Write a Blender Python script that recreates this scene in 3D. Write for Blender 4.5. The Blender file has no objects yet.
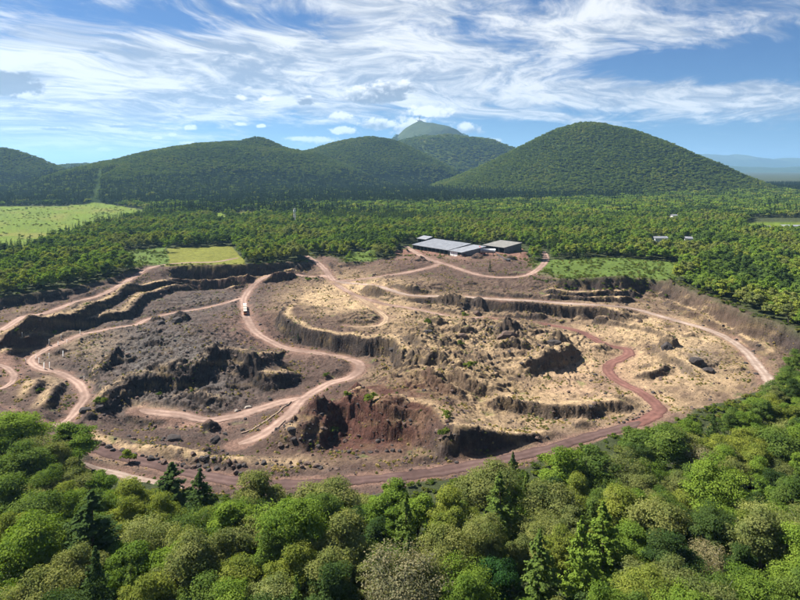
import bpy, math, random
import numpy as np
from mathutils import Vector

# ------------------------------------------------------------------ camera, sky, sun, exposure
H, F, HZ = 95.0, 600.0, 168.0          # camera height, focal length and horizon row (in 800 px units)
sc = bpy.context.scene
COL = sc.collection
cam_d = bpy.data.cameras.new('camera')
cam = bpy.data.objects.new('camera', cam_d); COL.objects.link(cam)
cam.location = (0, 0, H); cam.rotation_euler = (math.radians(90), 0, 0)
cam_d.sensor_width = 36; cam_d.lens = 36*F/800; cam_d.shift_y = -(300-HZ)/800
cam_d.clip_start = 1; cam_d.clip_end = 120000
sc.camera = cam
sc.view_settings.view_transform = 'Standard'; sc.view_settings.look = 'None'
sc.view_settings.gamma = 1; sc.view_settings.use_curve_mapping = False
sc.view_settings.exposure = 1.42
sc.cycles.use_denoising = True
sc.cycles.max_bounces = 5; sc.cycles.diffuse_bounces = 3; sc.cycles.glossy_bounces = 2
sc.cycles.transmission_bounces = 3; sc.cycles.volume_bounces = 0
sc.cycles.use_adaptive_sampling = True; sc.cycles.adaptive_threshold = 0.02

SUN = Vector((-0.62, 0.32, 0.76)).normalized()
sun_el = math.asin(SUN.z); sun_az = math.atan2(SUN.x, SUN.y)
sd = bpy.data.lights.new('sun', 'SUN'); sd.energy = 5.0; sd.angle = math.radians(0.5); sd.color = (1, 0.95, 0.86)
so = bpy.data.objects.new('sun', sd); COL.objects.link(so)
so.rotation_euler = (-SUN).to_track_quat('-Z', 'Y').to_euler()

class G:
    """small helper for node maths"""
    def __init__(s, nt): s.nt = nt
    def n(s, t, **kw):
        x = s.nt.nodes.new(t)
        for k, v in kw.items(): setattr(x, k, v)
        return x
    def put(s, sock, v):
        if isinstance(v, (int, float, tuple, list)): sock.default_value = v
        else: s.nt.links.new(v, sock)
    def m(s, op, *a, clamp=False):
        x = s.n('ShaderNodeMath', operation=op, use_clamp=clamp)
        for i, v in enumerate(a): s.put(x.inputs[i], v)
        return x.outputs[0]
    def ss(s, v, lo, hi, a=0.0, b=1.0, kind='SMOOTHSTEP'):
        x = s.n('ShaderNodeMapRange', interpolation_type=kind)
        for i, q in enumerate((v, lo, hi, a, b)): s.put(x.inputs[i], q)
        return x.outputs[0]
    def noise(s, vec, scale, det=4, rough=.5, dist=0.0, col=False):
        x = s.n('ShaderNodeTexNoise'); s.put(x.inputs['Vector'], vec)
        x.inputs['Scale'].default_value = scale; x.inputs['Detail'].default_value = det
        x.inputs['Roughness'].default_value = rough; x.inputs['Distortion'].default_value = dist
        return x.outputs['Color' if col else 'Fac']
    def comb(s, a, b, c=0.0):
        x = s.n('ShaderNodeCombineXYZ')
        for i, v in enumerate((a, b, c)): s.put(x.inputs[i], v)
        return x.outputs[0]
    def mix(s, f, a, b, kind='MIX'):
        x = s.n('ShaderNodeMix', data_type='RGBA', blend_type=kind)
        s.put(x.inputs[0], f); s.put(x.inputs[6], a); s.put(x.inputs[7], b)
        return x.outputs[2]

def azel(px, py):
    az = math.atan((px-400)/F); return az, (HZ-py)/F*math.cos(az)

def make_world():
    w = bpy.data.worlds.new('World'); sc.world = w; w.use_nodes = True
    w.cycles.sampling_method = 'MANUAL'; w.cycles.sample_map_resolution = 512
    nt = w.node_tree; nt.nodes.clear(); g = G(nt)
    sky = g.n('ShaderNodeTexSky', sky_type='NISHITA', sun_disc=False)
    sky.sun_elevation = sun_el; sky.sun_rotation = sun_az; sky.altitude = 900
    sky.air_density = 1.0; sky.dust_density = 0.4; sky.ozone_density = 2.5
    tc = g.n('ShaderNodeTexCoord'); d = tc.outputs['Generated']
    sx = g.n('ShaderNodeSeparateXYZ'); g.put(sx.inputs[0], d); x, y, z = sx.outputs
    az = g.m('ARCTAN2', x, y)
    hr = g.m('SQRT', g.m('ADD', g.m('MULTIPLY', x, x), g.m('MULTIPLY', y, y)))
    el = g.m('DIVIDE', z, g.m('MAXIMUM', hr, .02))
    zz = g.m('ADD', g.m('MAXIMUM', z, 0.0), 0.11)
    qx = g.m('DIVIDE', x, zz); qy = g.m('DIVIDE', y, zz)
    wn = g.noise(g.comb(qx, qy, 3.0), .55, 3, .5, 0, True); sw = g.n('ShaderNodeSeparateXYZ'); g.put(sw.inputs[0], wn)
    qx = g.m('ADD', qx, g.m('MULTIPLY', g.m('SUBTRACT', sw.outputs[0], .5), 1.5)); qy = g.m('ADD', qy, g.m('MULTIPLY', g.m('SUBTRACT', sw.outputs[1], .5), 1.5))
    def gauss(px, py, rx, ry, amp, tilt=0.0):
        a0, e0 = azel(px, py)
        da = g.m('SUBTRACT', az, a0); de = g.m('SUBTRACT', el, e0)
        if tilt: de = g.m('SUBTRACT', de, g.m('MULTIPLY', da, tilt))
        r = g.m('ADD', g.m('POWER', g.m('ABSOLUTE', g.m('DIVIDE', da, rx/F)), 2), g.m('POWER', g.m('ABSOLUTE', g.m('DIVIDE', de, ry/F)), 2))
        return g.m('MULTIPLY', g.m('EXPONENT', g.m('MULTIPLY', r, -1)), amp)
    # coverage of the high cloud by direction
    cov = None
    for a in COVER:
        v = gauss(*a); cov = v if cov is None else g.m('ADD', cov, v)
    # drawn-out cirrus: noise squeezed across the wind
    def streak(ang, sa, sb, scale, det, rough, dist, ox=0.0):
        c_, s_ = math.cos(ang), math.sin(ang)
        u = g.m('ADD', g.m('MULTIPLY', qx, c_), g.m('MULTIPLY', qy, s_))
        v = g.m('SUBTRACT', g.m('MULTIPLY', qy, c_), g.m('MULTIPLY', qx, s_))
        return g.noise(g.comb(g.m('MULTIPLY', u, sa), g.m('MULTIPLY', v, sb), ox), scale, det, rough, dist)
    n1 = streak(1.15, .7, 1.15, .8, 9, .6, .9)
    n2 = streak(.8, .9, 1.3, 2.0, 9, .62, .5, 4.0)
    n3 = streak(.3, 1, 1, 5.5, 7, .62, .7, 9.0)
    n4 = streak(1.35, .6, 2.2, 2.6, 8, .66, .8, 2.0)
    n5 = streak(.9, 1.1, 1.7, 3.6, 8, .66, .8, 14.0)
    hi = g.m('ADD', g.m('ADD', g.m('MULTIPLY', n1, .34), g.m('MULTIPLY', n2, .24)), g.m('ADD', g.m('MULTIPLY', n3, .20), g.m('MULTIPLY', n4, .22)))
    dens = g.ss(g.m('ADD', hi, g.m('MULTIPLY', cov, .2)), .47, .63)
    band = g.ss(el, .0, .035)
    dens = g.m('MULTIPLY', dens, g.m('ADD', .45, g.m('MULTIPLY', band, .55)))
    dens = g.m('MULTIPLY', dens, .95)
    tex = g.ss(g.m('ADD', g.m('MULTIPLY', n2, .35), g.m('ADD', g.m('MULTIPLY', n5, .35), g.m('MULTIPLY', g.noise(g.comb(g.m('MULTIPLY', qx, .7), qy, 21.0), 1.1, 4, .55), .3))), .42, .58)
    ccol = g.mix(tex, (1.4, 1.6, 2.05, 1), (4.0, 3.95, 3.9, 1))
    skyc = g.mix(1.0, sky.outputs[0], SKYTINT, 'MULTIPLY')
    # deeper blue high up, paler near the horizon is left to the sky itself
    c = g.mix(dens, skyc, ccol)
    # low cumulus puffs
    nv = g.comb(az, g.m('MULTIPLY', el, 1.25), 0.0)
    pn = g.noise(nv, 44, 8, .62, .3); pn2 = g.noise(nv, 110, 5, .6, .2)
    pf = g.m('ADD', g.m('MULTIPLY', g.m('SUBTRACT', pn, .5), 3.6), g.m('MULTIPLY', g.m('SUBTRACT', pn2, .5), 1.1))
    best = None; shade = None
    for px, py, rx, ry, dark in PUFFS:
        a0, e0 = azel(px, py); ca = math.cos(a0)
        da = g.m('DIVIDE', g.m('SUBTRACT', az, a0), rx/F*ca); de = g.m('DIVIDE', g.m('SUBTRACT', el, e0), ry/F)
        low = g.m('MULTIPLY', g.m('MINIMUM', g.m('ADD', de, .25), 0.0), 1.6)      # flat undersides
        r = g.m('SQRT', g.m('ADD', g.m('MULTIPLY', da, da), g.m('ADD', g.m('MULTIPLY', de, de), g.m('MULTIPLY', low, low))))
        k = g.m('SUBTRACT', 1.0, r)
        s_ = g.m('MULTIPLY', g.m('MAXIMUM', g.m('ADD', k, .3), 0.0), g.m('ADD', de, -dark))
        best = k if best is None else g.m('MAXIMUM', best, k)
        shade = s_ if shade is None else g.m('ADD', shade, s_)
    pd = g.ss(g.m('ADD', best, g.m('MULTIPLY', pf, .55)), .12, .55)
    lit = g.ss(g.m('ADD', shade, g.m('MULTIPLY', pf, .5)), -.45, .35)
    pcol = g.mix(lit, (1.05, 1.15, 1.45, 1), (4.7, 4.6, 4.5, 1))
    c = g.mix(g.m('MULTIPLY', pd, .93), c, pcol)
    bg = g.n('ShaderNodeBackground'); g.put(bg.inputs[0], c); bg.inputs[1].default_value = 0.1
    out = g.n('ShaderNodeOutputWorld'); nt.links.new(bg.outputs[0], out.inputs[0])

SKYTINT = (.105, .18, .30, 1)
# (column, row, width, height, amount, tilt) as seen from the viewpoint, turned into directions
COVER = [(250, 75, 210, 42, 1.0, .05), (90, 105, 120, 26, .9), (430, 75, 160, 32, .45, -.1), (680, 97, 160, 12, .95, -.05),
         (600, 35, 230, 22, .3), (60, 146, 110, 16, .55), (350, 5, 160, 22, .5), (130, 22, 110, 14, -.45), (560, 140, 200, 12, -.7),
         (330, 20, 60, 10, -.3), (700, 62, 90, 11, -.5), (800, 60, 80, 20, -.5), (300, 128, 160, 9, -.3), (20, 25, 60, 20, .3), (500, 112, 110, 4, .7, -.12)]
PUFFS = [(12, 86, 36, 16, 1.6), (395, 88, 30, 10, .5), (20, 78, 20, 8, .9), (370, 96, 38, 15, .2), (307, 102, 13, 7, .7), (340, 117, 19, 7, -.2), (378, 124, 27, 10, .1), (345, 131, 22, 6, -.3),
         (412, 128, 30, 16, -.1), (430, 112, 36, 9, -.3), (468, 129, 22, 9, 0), (190, 128, 9, 4, -.6), (172, 135, 6, 3, -.6), (157, 138, 6, 2.5, -.6),
         (187, 143, 12, 3, -.5), (240, 124, 9, 3.5, -.6), (262, 126, 6, 3, -.6), (300, 139, 24, 4, -.4), (395, 97, 16, 9, .3), (240, 98, 9, 5, -.3),
         (120, 126, 16, 3, .4), (55, 129, 18, 2.6, .5), (265, 100, 12, 5, -.3), (105, 150, 10, 3, -.4), (320, 141, 26, 6, -.3),(450, 141, 60, 5, -.3)]
make_world()

# ------------------------------------------------------------------ helpers
rng = np.random.default_rng(11)
def at(px, py, z=0.0):
    Y = (H-z)*F/(py-HZ); return np.array([(px-400)/F*Y, Y])
def to_map(x, y, z):
    y = np.maximum(y, 1.0); return 400+F*x/y, HZ+(H-z)*F/y

def _hash(ix, iy, seed):
    h = (ix.astype(np.int64)*374761393 + iy.astype(np.int64)*668265263 + seed*974634777) & 0xffffffff
    h = ((h ^ (h >> 13))*1274126177) & 0xffffffff
    return (h ^ (h >> 16)) & 0xffffffff
def perlin(x, y, seed=0):
    ix = np.floor(x); iy = np.floor(y); fx = x-ix; fy = y-iy
    u = fx*fx*fx*(fx*(fx*6-15)+10); v = fy*fy*fy*(fy*(fy*6-15)+10)
    def gr(ax, ay):
        a = _hash(ix+ax, iy+ay, seed)*(2*np.pi/4294967296.0)
        return np.cos(a)*(fx-ax)+np.sin(a)*(fy-ay)
    a = gr(0, 0); b = gr(1, 0); c = gr(0, 1); d = gr(1, 1)
    return ((a+(b-a)*u)*(1-v)+(c+(d-c)*u)*v)*1.5
def fbm(x, y, scale, octv=4, seed=0, gain=.5, ridge=False):
    t = 0; amp = 1; s = 0; f = 1.0/scale
    for o in range(octv):
        n = perlin(x*f, y*f, seed+o*17)
        if ridge: n = 1-2*np.abs(n)
        t = t+n*amp; s += amp; amp *= gain; f *= 2.03
    return t/s
def sst(a, b, x):
    t = np.clip((x-a)/(b-a), 0, 1); return t*t*(3-2*t)

def poly_dist(x, y, P, closed=False):
    """distance, signed side (left positive), arc length along of points to polyline"""
    P = np.asarray(P, float); n = len(P); best = np.full(x.shape, 1e9); side = np.zeros(x.shape); arc = np.zeros(x.shape); run = 0.0
    for i in range(n if closed else n-1):
        a = P[i]; b = P[(i+1) % n]; e = b-a; L = math.hypot(*e)
        if L < 1e-6: continue
        t = np.clip(((x-a[0])*e[0]+(y-a[1])*e[1])/L**2, 0, 1)
        dx = x-(a[0]+t*e[0]); dy = y-(a[1]+t*e[1]); d = np.hypot(dx, dy)
        m = d < best
        best = np.where(m, d, best); side = np.where(m, e[0]*dy-e[1]*dx, side); arc = np.where(m, run+t*L, arc); run += L
    return best, side, arc, run
def inside(x, y, P):
    r = np.zeros(x.shape, bool); n = len(P)
    for i in range(n):
        x1, y1 = P[i]; x2, y2 = P[(i+1) % n]
        if y1 == y2: continue
        r ^= ((y1 > y) != (y2 > y)) & (x < (x2-x1)*(y-y1)/(y2-y1)+x1)
    return r
def smooth_line(P, n=8):
    P = [np.asarray(p, float) for p in P]; P = [2*P[0]-P[1]]+P+[2*P[-1]-P[-2]]; out = []
    for i in range(1, len(P)-2):
        for k in range(n):
            t = k/n; a, b, c, d = P[i-1:i+3]
            out.append(.5*((2*b)+(c-a)*t+(2*a-5*b+4*c-d)*t*t+(3*b-a-3*c+d)*t**3))
    out.append(P[-2]); return np.array(out)

# ------------------------------------------------------------------ lie of the land
RIM = [(110,478,-13),(175,490,-13),(250,498,-13),(400,490,-13),(500,474,-13),(600,445,-13),(660,425,-12),(720,402,-12),(775,382,-10),(830,372,-6),
       (835,345,-2),(800,331,0),(787,326,0),(750,314,0),(720,302,0),(695,293,0),(667,281,0),(645,279,0),(600,281,0),(560,279,0),(538,272,0),(530,262,0),(500,256,0),
       (440,256,0),(400,256,0),(372,262,0),(345,263,0),(322,256,0),(310,262,0),(240,266,0),(170,267,0),(150,265,0),(130,272,0),(110,279,0),(80,287,0),
       (40,292,0),(0,297,0),(-60,308,0),(-150,345,0),(-170,400,-10),(-60,436,-13),(10,436,-13),(60,458,-13)]
RIMW = [at(*p) for p in RIM]
IN = [(0,329,-5),(50,310,-5),(107,290,-4),(150,269,-1),(0,352,-11),(-60,350,-10),(60,332,-12),(120,307,-12),(160,295,-14),(29,360,-18),(85,333,-18),(145,320,-18),
      (200,309,-18),(243,300,-17),(200,289,-19),(260,283,-18),(280,288,-14),(300,276,-10),(335,280,-8),(400,292,-8),(500,300,-9),(600,306,-12),(680,322,-13),
      (745,350,-14),(766,373,-13),(330,262,-1),(440,262,0),(420,258,0),(400,262,0),(480,262,0),(510,262,0),(440,280,-4),(400,278,-5),(500,278,-4),(530,270,-2),(482,317,-16),(440,305,-14),(575,331,-18),(632,350,-19),(608,370,-20),
      (658,407,-18),(600,433,-16),(255,332,-20),(290,350,-24),(340,354,-24),(360,370,-23),(320,387,-24),(268,430,-26),(237,443,-26),(180,350,-17),
      (150,370,-18),(120,345,-18),(200,402,-25),(160,425,-26),(240,410,-26),(200,370,-18),(84,395,-20),(68,420,-19),(22,417,-14),(0,380,-15),(92,447,-16),(150,462,-17),(245,480,-16),
      (400,475,-16),(500,460,-15),(150,442,-20),(300,455,-20),(400,455,-19),(420,330,-17),(450,380,-16),(500,350,-17),(420,395,-15),(550,400,-19),
      (520,430,-18),(650,370,-19),(700,380,-16),(720,360,-15),(310,300,-14),(350,310,-14),(700,340,-14),(640,330,-16),(560,440,-15),(680,415,-14)]
INW = np.array([at(*p) for p in IN]); INZ = np.array([p[2] for p in IN], float)

def seg(pts, z): return smooth_line([at(a, b, z) for a, b in pts], 5)
# crest line, height of the crest over the foot, how far the crest runs back before it fades, width of the face
SC = [
 (seg([(0,344),(20,333),(50,325),(90,311),(120,297),(160,283),(205,278),(260,277),(305,275)], -7), 6.0, 22, 3.2),
 (seg([(27,341),(57,328),(100,317),(125,312),(140,303),(165,291),(200,287)], -11), 5.0, 16, 3.0),
 (seg([(165,283),(200,281),(250,281),(290,279)], -10), 4.0, 7, 2.5),
 (seg([(0,357),(20,346),(40,340)], -12), 3.0, 7, 2.5),
 (seg([(95,386),(110,372),(130,362)], -17), 4.0, 9, 3.5),
 (seg([(40,412),(52,400),(58,388)], -15), 4.0, 6, 3.0),
 (seg([(405,372),(425,380),(445,392),(470,402)], -13), 5.0, 12, 4.0),
 (seg([(-20,362),(6,352),(30,345),(60,336)], -14), 3.0, 10, 3),
 (seg([(284,305),(284,313),(300,322),(330,328),(365,334),(392,338),(398,348),(392,356)], -10), 10.0, 34, 4.0),
 (seg([(225,289),(250,286),(280,281),(300,281)], -14), 3.0, 12, 3),
 (seg([(355,292),(400,296),(450,301),(500,305),(550,307),(600,310),(632,315)], -9), 7.0, 26, 3.2),
 (seg([(540,288),(580,290),(620,288),(645,287)], -4), 5.0, 20, 2.5),
 (seg([(538,298),(580,299),(615,299),(638,297)], -8), 4.5, 14, 2.5),
 (seg([(330,389),(352,391),(380,399),(415,403),(440,417),(455,432),(468,446)], -8), 9.5, 22, 12.0),
 (seg([(292,428),(300,411),(318,394),(330,389)], -10), 9.0, 22, 13.0),
 (seg([(363,421),(385,429),(405,436),(424,446)], -18), 3.5, 8, 3.0),
 (seg([(478,405),(510,407),(540,410),(575,412),(610,411),(645,409)], -16), 5.0, 24, 3.0),
 (seg([(98,405),(112,395),(135,382),(160,377),(190,374),(212,364),(228,357),(245,360),(262,368),(285,366),(300,360)], -15), 6.0, 30, 5.5),
 (seg([(232,384),(250,377),(275,371),(292,364)], -22), 3.5, 10, 4.0),
 (seg([(118,410),(150,414),(180,417),(203,416)], -22), 6.0, 14, 4.0),
 (seg([(168,404),(185,400),(205,402),(212,406)], -22), 3.0, 6, 2.5),
 (seg([(52,402),(62,390),(70,384)], -17), 4.0, 8, 3.0),
 (seg([(30,400),(36,386),(45,378)], -15), 4.0, 8, 3.0),
 (seg([(440,380),(455,383),(480,390),(505,394)], -15), 7.0, 12, 6.0),
 (seg([(518,372),(535,368),(556,360),(572,350),(578,345)], -14), 7.0, 10, 5.0),
 (seg([(625,373),(645,375),(665,372),(680,368)], -17), 3.5, 8, 3.0),
 (seg([(660,300),(690,312),(720,326),(745,338),(765,352)], -11), 3.5, 8, 4.0),
 (seg([(600,402),(620,406),(640,412),(650,424)], -17), 2.5, 10, 2.5),
 (seg([(400,452),(440,462),(480,456),(520,447),(560,436)], -17), 2.0, 10, 2.5),
 (seg([(60,437),(100,447),(150,458),(200,466),(250,474)], -18), 2.2, 8, 2.5),
 (seg([(650,345),(670,360),(690,372),(705,385)], -17), 3.0, 7, 3.5),
 (seg([(405,345),(420,352),(432,360)], -16), 4.0, 8, 4.0),
 (seg([(590,322),(620,326),(650,333),(680,345)], -15), 2.5, 8, 3.0),
]
# mounds: px, py, height, radius across, radius deep (m)
MO = [(478,312,5,8,7),(507,335,8,11,9),(463,335,7,10,9),(437,328,6,7,6),(512,350,5,16,7),(558,343,7,10,8),(429,338,5,6,5),(582,318,3,7,5),(600,322,4,8,5),
      (668,347,7,7,6),(545,362,4,12,8),(458,373,5,10,8),(432,365,4,8,6),(650,362,3,14,7),(702,366,4,8,8),(425,388,4,14,9),(490,318,3,9,5),(540,318,3,6,4),
      (640,320,3,7,5),(448,352,4,9,6),(480,363,4,9,6),(410,312,3,8,5),(410,372,3,9,8),(390,378,3,9,7),(180,320,6,9,7),(155,320,4,7,6),(250,365,5,9,5),
      (220,362,4,12,6),(150,345,4,14,10),(190,335,3,12,9),(120,365,5,12,9),(170,372,4,14,8),(130,395,3,9,6),(86,335,4,5,4),(60,352,3,6,5),(88,412,3,4,4),
      (230,425,4,7,4),(210,410,4,5,4),(205,440,2.5,6,4),(463,258,5,8,7),(478,260,6,10,8),(420,263,4,14,8),(372,258,7,16,8),(410,254,6,14,6),(470,281,3,9,5),
      (510,262,5,9,6),(355,272,3,8,6),(525,258,6,10,7),(690,340,3,8,5),(735,372,2,8,5),(585,425,3,8,5),(500,285,2,8,5),(640,395,2,9,5),(560,395,1.5,12,6),
      (665,285,5,9,7),(690,300,5,8,7),(650,300,4,8,6),(600,345,3,9,6),(340,402,5,16,14),(322,412,5,14,14),(352,394,3,7,5),(318,412,4,9,6),(395,415,3,9,6)]
MOW = [(at(a, b, -15 if b > 290 else -2), h, rx, ry) for a, b, h, rx, ry in MO]

ROADS = {  # name: (points, half width, colour)
 'terrace_road': ([(-60,345),(0,329),(25,318),(50,311),(82,302),(107,291),(135,277),(156,266),(185,263),(215,262),(238,258)], 3.0, 'pink'),
 'inner_road': ([(243,298),(225,303),(200,309),(167,314),(146,320),(135,325),(110,329),(85,333),(65,341),(44,351),(31,360),(40,368),(62,374),(79,384),(85,395),(79,407),(66,422),(48,431)], 2.5, 'pink'),
 'serpentine_road': ([(335,281),(325,277),(300,276),(275,280),(253,287),(244,299),(246,315),(256,332),(272,343),(294,350),(320,353),(342,354),(357,361),(360,369),(350,377),(333,382),(317,390),(300,402),(285,416),(266,431),(236,443)], 3.4, 'pink'),
 'rim_road': ([(335,281),(365,286),(400,291),(450,297),(500,300),(550,303),(600,305),(640,311),(680,321),(718,334),(744,350),(758,366),(768,380),(772,396)], 3.2, 'pale'),
 'yard_road': ([(332,281),(360,280),(400,274),(430,267),(443,264),(462,270),(490,277),(520,277),(536,270),(545,262),(545,254),(538,249)], 3.6, 'pink'),
 'plateau_track': ([(336,283),(350,293),(366,303),(380,312),(386,319),(380,325),(366,327),(345,326)], 2.2, 'straw'),
 'crater_track': ([(334,283),(355,295),(385,304),(420,311),(457,318),(484,318)], 2.6, 'pink'),
 'red_road': ([(484,318),(515,321),(545,325),(578,331),(605,345),(626,349),(628,355),(612,363),(608,371),(620,382),(645,395),(659,408),(648,419),(622,427)], 3.4, 'red'),
 'near_track': ([(640,422),(622,428),(590,437),(545,450),(500,460),(450,470),(400,476),(330,483),(270,484),(220,478),(150,463),(92,447),(50,432),(20,417),(-30,400)], 3.2, 'mauve'),
 'exit_track': ([(334,281),(325,270),(312,259),(300,253)], 3.6, 'pink'),
 'pit_track': ([(300,398),(272,405),(243,414),(212,420),(180,413),(150,412),(138,409)], 4.0, 'pink'),
 'lower_track': ([(80,462),(107,473),(145,481),(185,488)], 2.0, 'pale'),
 'loop_track': ([(-20,385),(-2,389),(10,384),(14,376),(6,368),(-15,362)], 2.0, 'pink'),
 'yard_track': ([(443,264),(425,258),(411,250),(405,246)], 4.0, 'pink'),
}
def base_h(x, y):
    d, s, _, _ = poly_dist(x, y, RIMW, True)
    ins = inside(x, y, RIMW)
    sd_ = np.where(ins, d, -d)+fbm(x, y, 34, 5, 5, .58)*9.0
    w = np.ones(x.shape)*1e-9; a = np.zeros(x.shape)
    for (p, z) in zip(INW, INZ):
        q = 1/(((x-p[0])**2+(y-p[1])**2)+140)**2
        w = w+q; a = a+q*z
    near = sst(125, 190, y)*(1-sst(275, 345, y))
    out = -12.5*near+fbm(x, y, 120, 2, 31)*1.5*(1-near)
    return out+(a/w-out)*sst(-1.5, 7.5, sd_), sd_
def SCW(x, y): return fbm(x, y, 26, 3, 77, .5)*(6.0-3.2*sst(-60, -160, x))+fbm(x, y, 4, 2, 79)*.8
def feat_h(x, y):
    z, sd_ = base_h(x, y)
    expo = np.zeros(x.shape)                    # where raw rock is laid open
    for P, h, L, wd in SC:
        mg = L*3+10
        m = (x > P[:, 0].min()-mg) & (x < P[:, 0].max()+mg) & (y > P[:, 1].min()-mg) & (y < P[:, 1].max()+mg)
        if not m.any(): continue
        xx = x[m]; yy = y[m]
        d, s, arc, tot = poly_dist(xx, yy, P)
        sg = np.where(s > 0, d, -d)+SCW(xx, yy)          # all crests run left to right: behind = left side
        ends = sst(0, 12, arc)*sst(0, 12, tot-arc)*np.where((arc < .01) | (arc > tot-.01), np.exp(-(d/8)**2), 1)
        tt_ = np.clip((sg+wd)/wd, 0, 1); st_ = np.clip(tt_-.11*np.sin(tt_*4*np.pi+arc*.06), 0, 1) if h > 4 else sst(0, 1, tt_)
        up = st_*np.where(sg > 0, np.exp(-(np.maximum(sg, 0)/L)**2), 1)
        foot = np.exp(-((sg+wd*1.3)/(wd*1.5))**2)*.22
        z[m] += h*(up*.95-foot)*ends
        expo[m] = np.maximum(expo[m], np.exp(-((sg+wd*.5)/(wd*.75))**2)*ends*min(1, h/4))
    for p, h, rx, ry in MOW:
        m = (np.abs(x-p[0]) < rx*2.5) & (np.abs(y-p[1]) < ry*2.5)
        if not m.any(): continue
        xx = x[m]; yy = y[m]
        wob = 1+fbm(xx, yy, 7, 3, 91)*.55
        r = np.hypot((xx-p[0])/rx, (yy-p[1])/ry)*wob
        z[m] += h*np.clip(1-r, 0, 1)**.8*sst(1.0, .55, r)
    return z, sd_, expo

def rough_h(x, y, sd_, expo, z):
    xz = x+1.5*z; yz = y+2.1*z           # lets the broken rock vary down a face as well as along it
    mp, mq = to_map(x, y, -18)
    insd = sst(0, 10, sd_)
    lava = insd*np.clip(np.exp(-((mp-165)/85)**2-((mq-365)/48)**2)*1.4+np.exp(-((mp-460)/80)**2-((mq-345)/32)**2)*1.0
                        + np.exp(-((mp-290)/45)**2-((mq-287)/9)**2)+np.exp(-((mp-640)/60)**2-((mq-345)/22)**2)*.7
                        + np.exp(-((mp-230)/150)**2-((mq-462)/10)**2)*.5+np.exp(-((mp-230)/60)**2-((mq-300)/14)**2)*.3, 0, 1)
    a = fbm(x, y, 22, 5, 101, .58, True)*2.0+fbm(x, y, 5, 4, 140, .62, True)*1.2
    b = fbm(x, y, 9, 4, 160, .55)*.9+sst(-.1, .4, fbm(x, y, 45, 3, 170))*fbm(x, y, 7, 4, 180, .6, True)*1.3
    f = fbm(x, y, 2.4, 2, 200)*.25
    q = fbm(x, y, 52, 5, 1500, .52); led = 0
    for j, t in enumerate((-.42, -.27, -.13, 0.0, .12, .25, .4)): led = led+sst(t-.012, t+.022, q)-sst(t+.02, t+.14, q)*.75
    led = led*np.clip(.25+np.exp(-((mp-470)/90)**2-((mq-350)/42)**2)*1.5+np.exp(-((mp-165)/70)**2-((mq-375)/30)**2)*.6, 0, 1.4)*(.9+1.3*sst(-.3, .4, fbm(x, y, 70, 2, 1520)))*sst(4, 14, sd_)*(1-.8*np.exp(-((mp-445)/90)**2-((mq-268)/14)**2))
    b = b+led+np.exp(-((sd_-3)/4.5)**2)*fbm(xz, yz, 6, 4, 1540, .6, True)*2.0
    return insd*(b+f)+lava*a*1.25+expo*(fbm(xz, yz, 5, 4, 230, .6, True)*1.5)+(1-insd)*fbm(x, y, 14, 3, 260)*.5, lava

RD = {}
for name, (pts, hw, c) in ROADS.items():
    z = np.full(len(pts), -14.0); W = None
    for it in range(8):
        W = np.array([at(p[0], p[1], zz) for p, zz in zip(pts, z)])
        z = .5*z+.5*feat_h(W[:, 0].copy(), W[:, 1].copy())[0]
    L = smooth_line(W, 10); zz = feat_h(L[:, 0].copy(), L[:, 1].copy())[0]
    for it in range(30):
        zz[1:-1] = (zz[:-2]+zz[1:-1]*2+zz[2:])/4
    RD[name] = (L, zz, hw, c)
def road_flat(x, y, z):
    near = np.full(x.shape, 1e9)
    for name, (L, zz, hw, c) in RD.items():
        m = (x > L[:, 0].min()-14) & (x < L[:, 0].max()+14) & (y > L[:, 1].min()-14) & (y < L[:, 1].max()+14)
        if not m.any(): continue
        xx = x[m]; yy = y[m]
        d, s, arc, tot = poly_dist(xx, yy, L)
        seglen = np.concatenate([[0], np.cumsum(np.hypot(*np.diff(L, axis=0).T))])
        zr = np.interp(arc, seglen, zz)
        k = 1-sst(hw+.6, hw+6.5, d)
        z[m] = z[m]+(zr-z[m])*k
        near[m] = np.minimum(near[m], d-hw)
    return z, near
def ground(x, y):
    x = np.asarray(x, float).copy(); y = np.asarray(y, float).copy()
    z, sd_, ex = feat_h(x, y); r, lava = rough_h(x, y, sd_, ex, z)
    fade = np.interp(y, [0, 900, 1200], [1, 1, 0])
    z = (z+r)*fade
    z, near = road_flat(x, y, z)
    return z, sd_, ex, lava, near
def gz(x, y): return float(ground(np.array([x]), np.array([y]))[0][0])
def solve(px, py, z=-15.0):
    """stand a thing on the ground where the photo's column and row meet it"""
    for i in range(12):
        p = at(px, py, z); z = .5*z+.5*gz(p[0], p[1])
    p = at(px, py, z); return p[0], p[1], gz(p[0], p[1])

# ------------------------------------------------------------------ mesh + object helpers
def mesh_np(name, co, faces, mats=(), mi=None, smooth=False, attrs=None):
    me = bpy.data.meshes.new(name)
    co = np.asarray(co, np.float32); faces = np.asarray(faces, np.int32); k = faces.shape[1]
    me.vertices.add(len(co)); me.vertices.foreach_set('co', co.ravel())
    me.loops.add(faces.size); me.loops.foreach_set('vertex_index', faces.ravel())
    me.polygons.add(len(faces)); me.polygons.foreach_set('loop_start', np.arange(0, faces.size, k, dtype=np.int32))
    for m in mats: me.materials.append(m)
    if mi is not None: me.polygons.foreach_set('material_index', np.asarray(mi, np.int32))
    me.polygons.foreach_set('use_smooth', np.full(len(faces), smooth, bool))
    for an, (ty, dom, data) in (attrs or {}).items():
        a = me.attributes.new(an, ty, dom)
        a.data.foreach_set('color' if 'COLOR' in ty else ('vector' if ty == 'FLOAT_VECTOR' else 'value'), np.ascontiguousarray(data, np.int32 if ty == 'INT' else np.float32).ravel())
    me.update(calc_edges=True); me.validate(); return me
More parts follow.
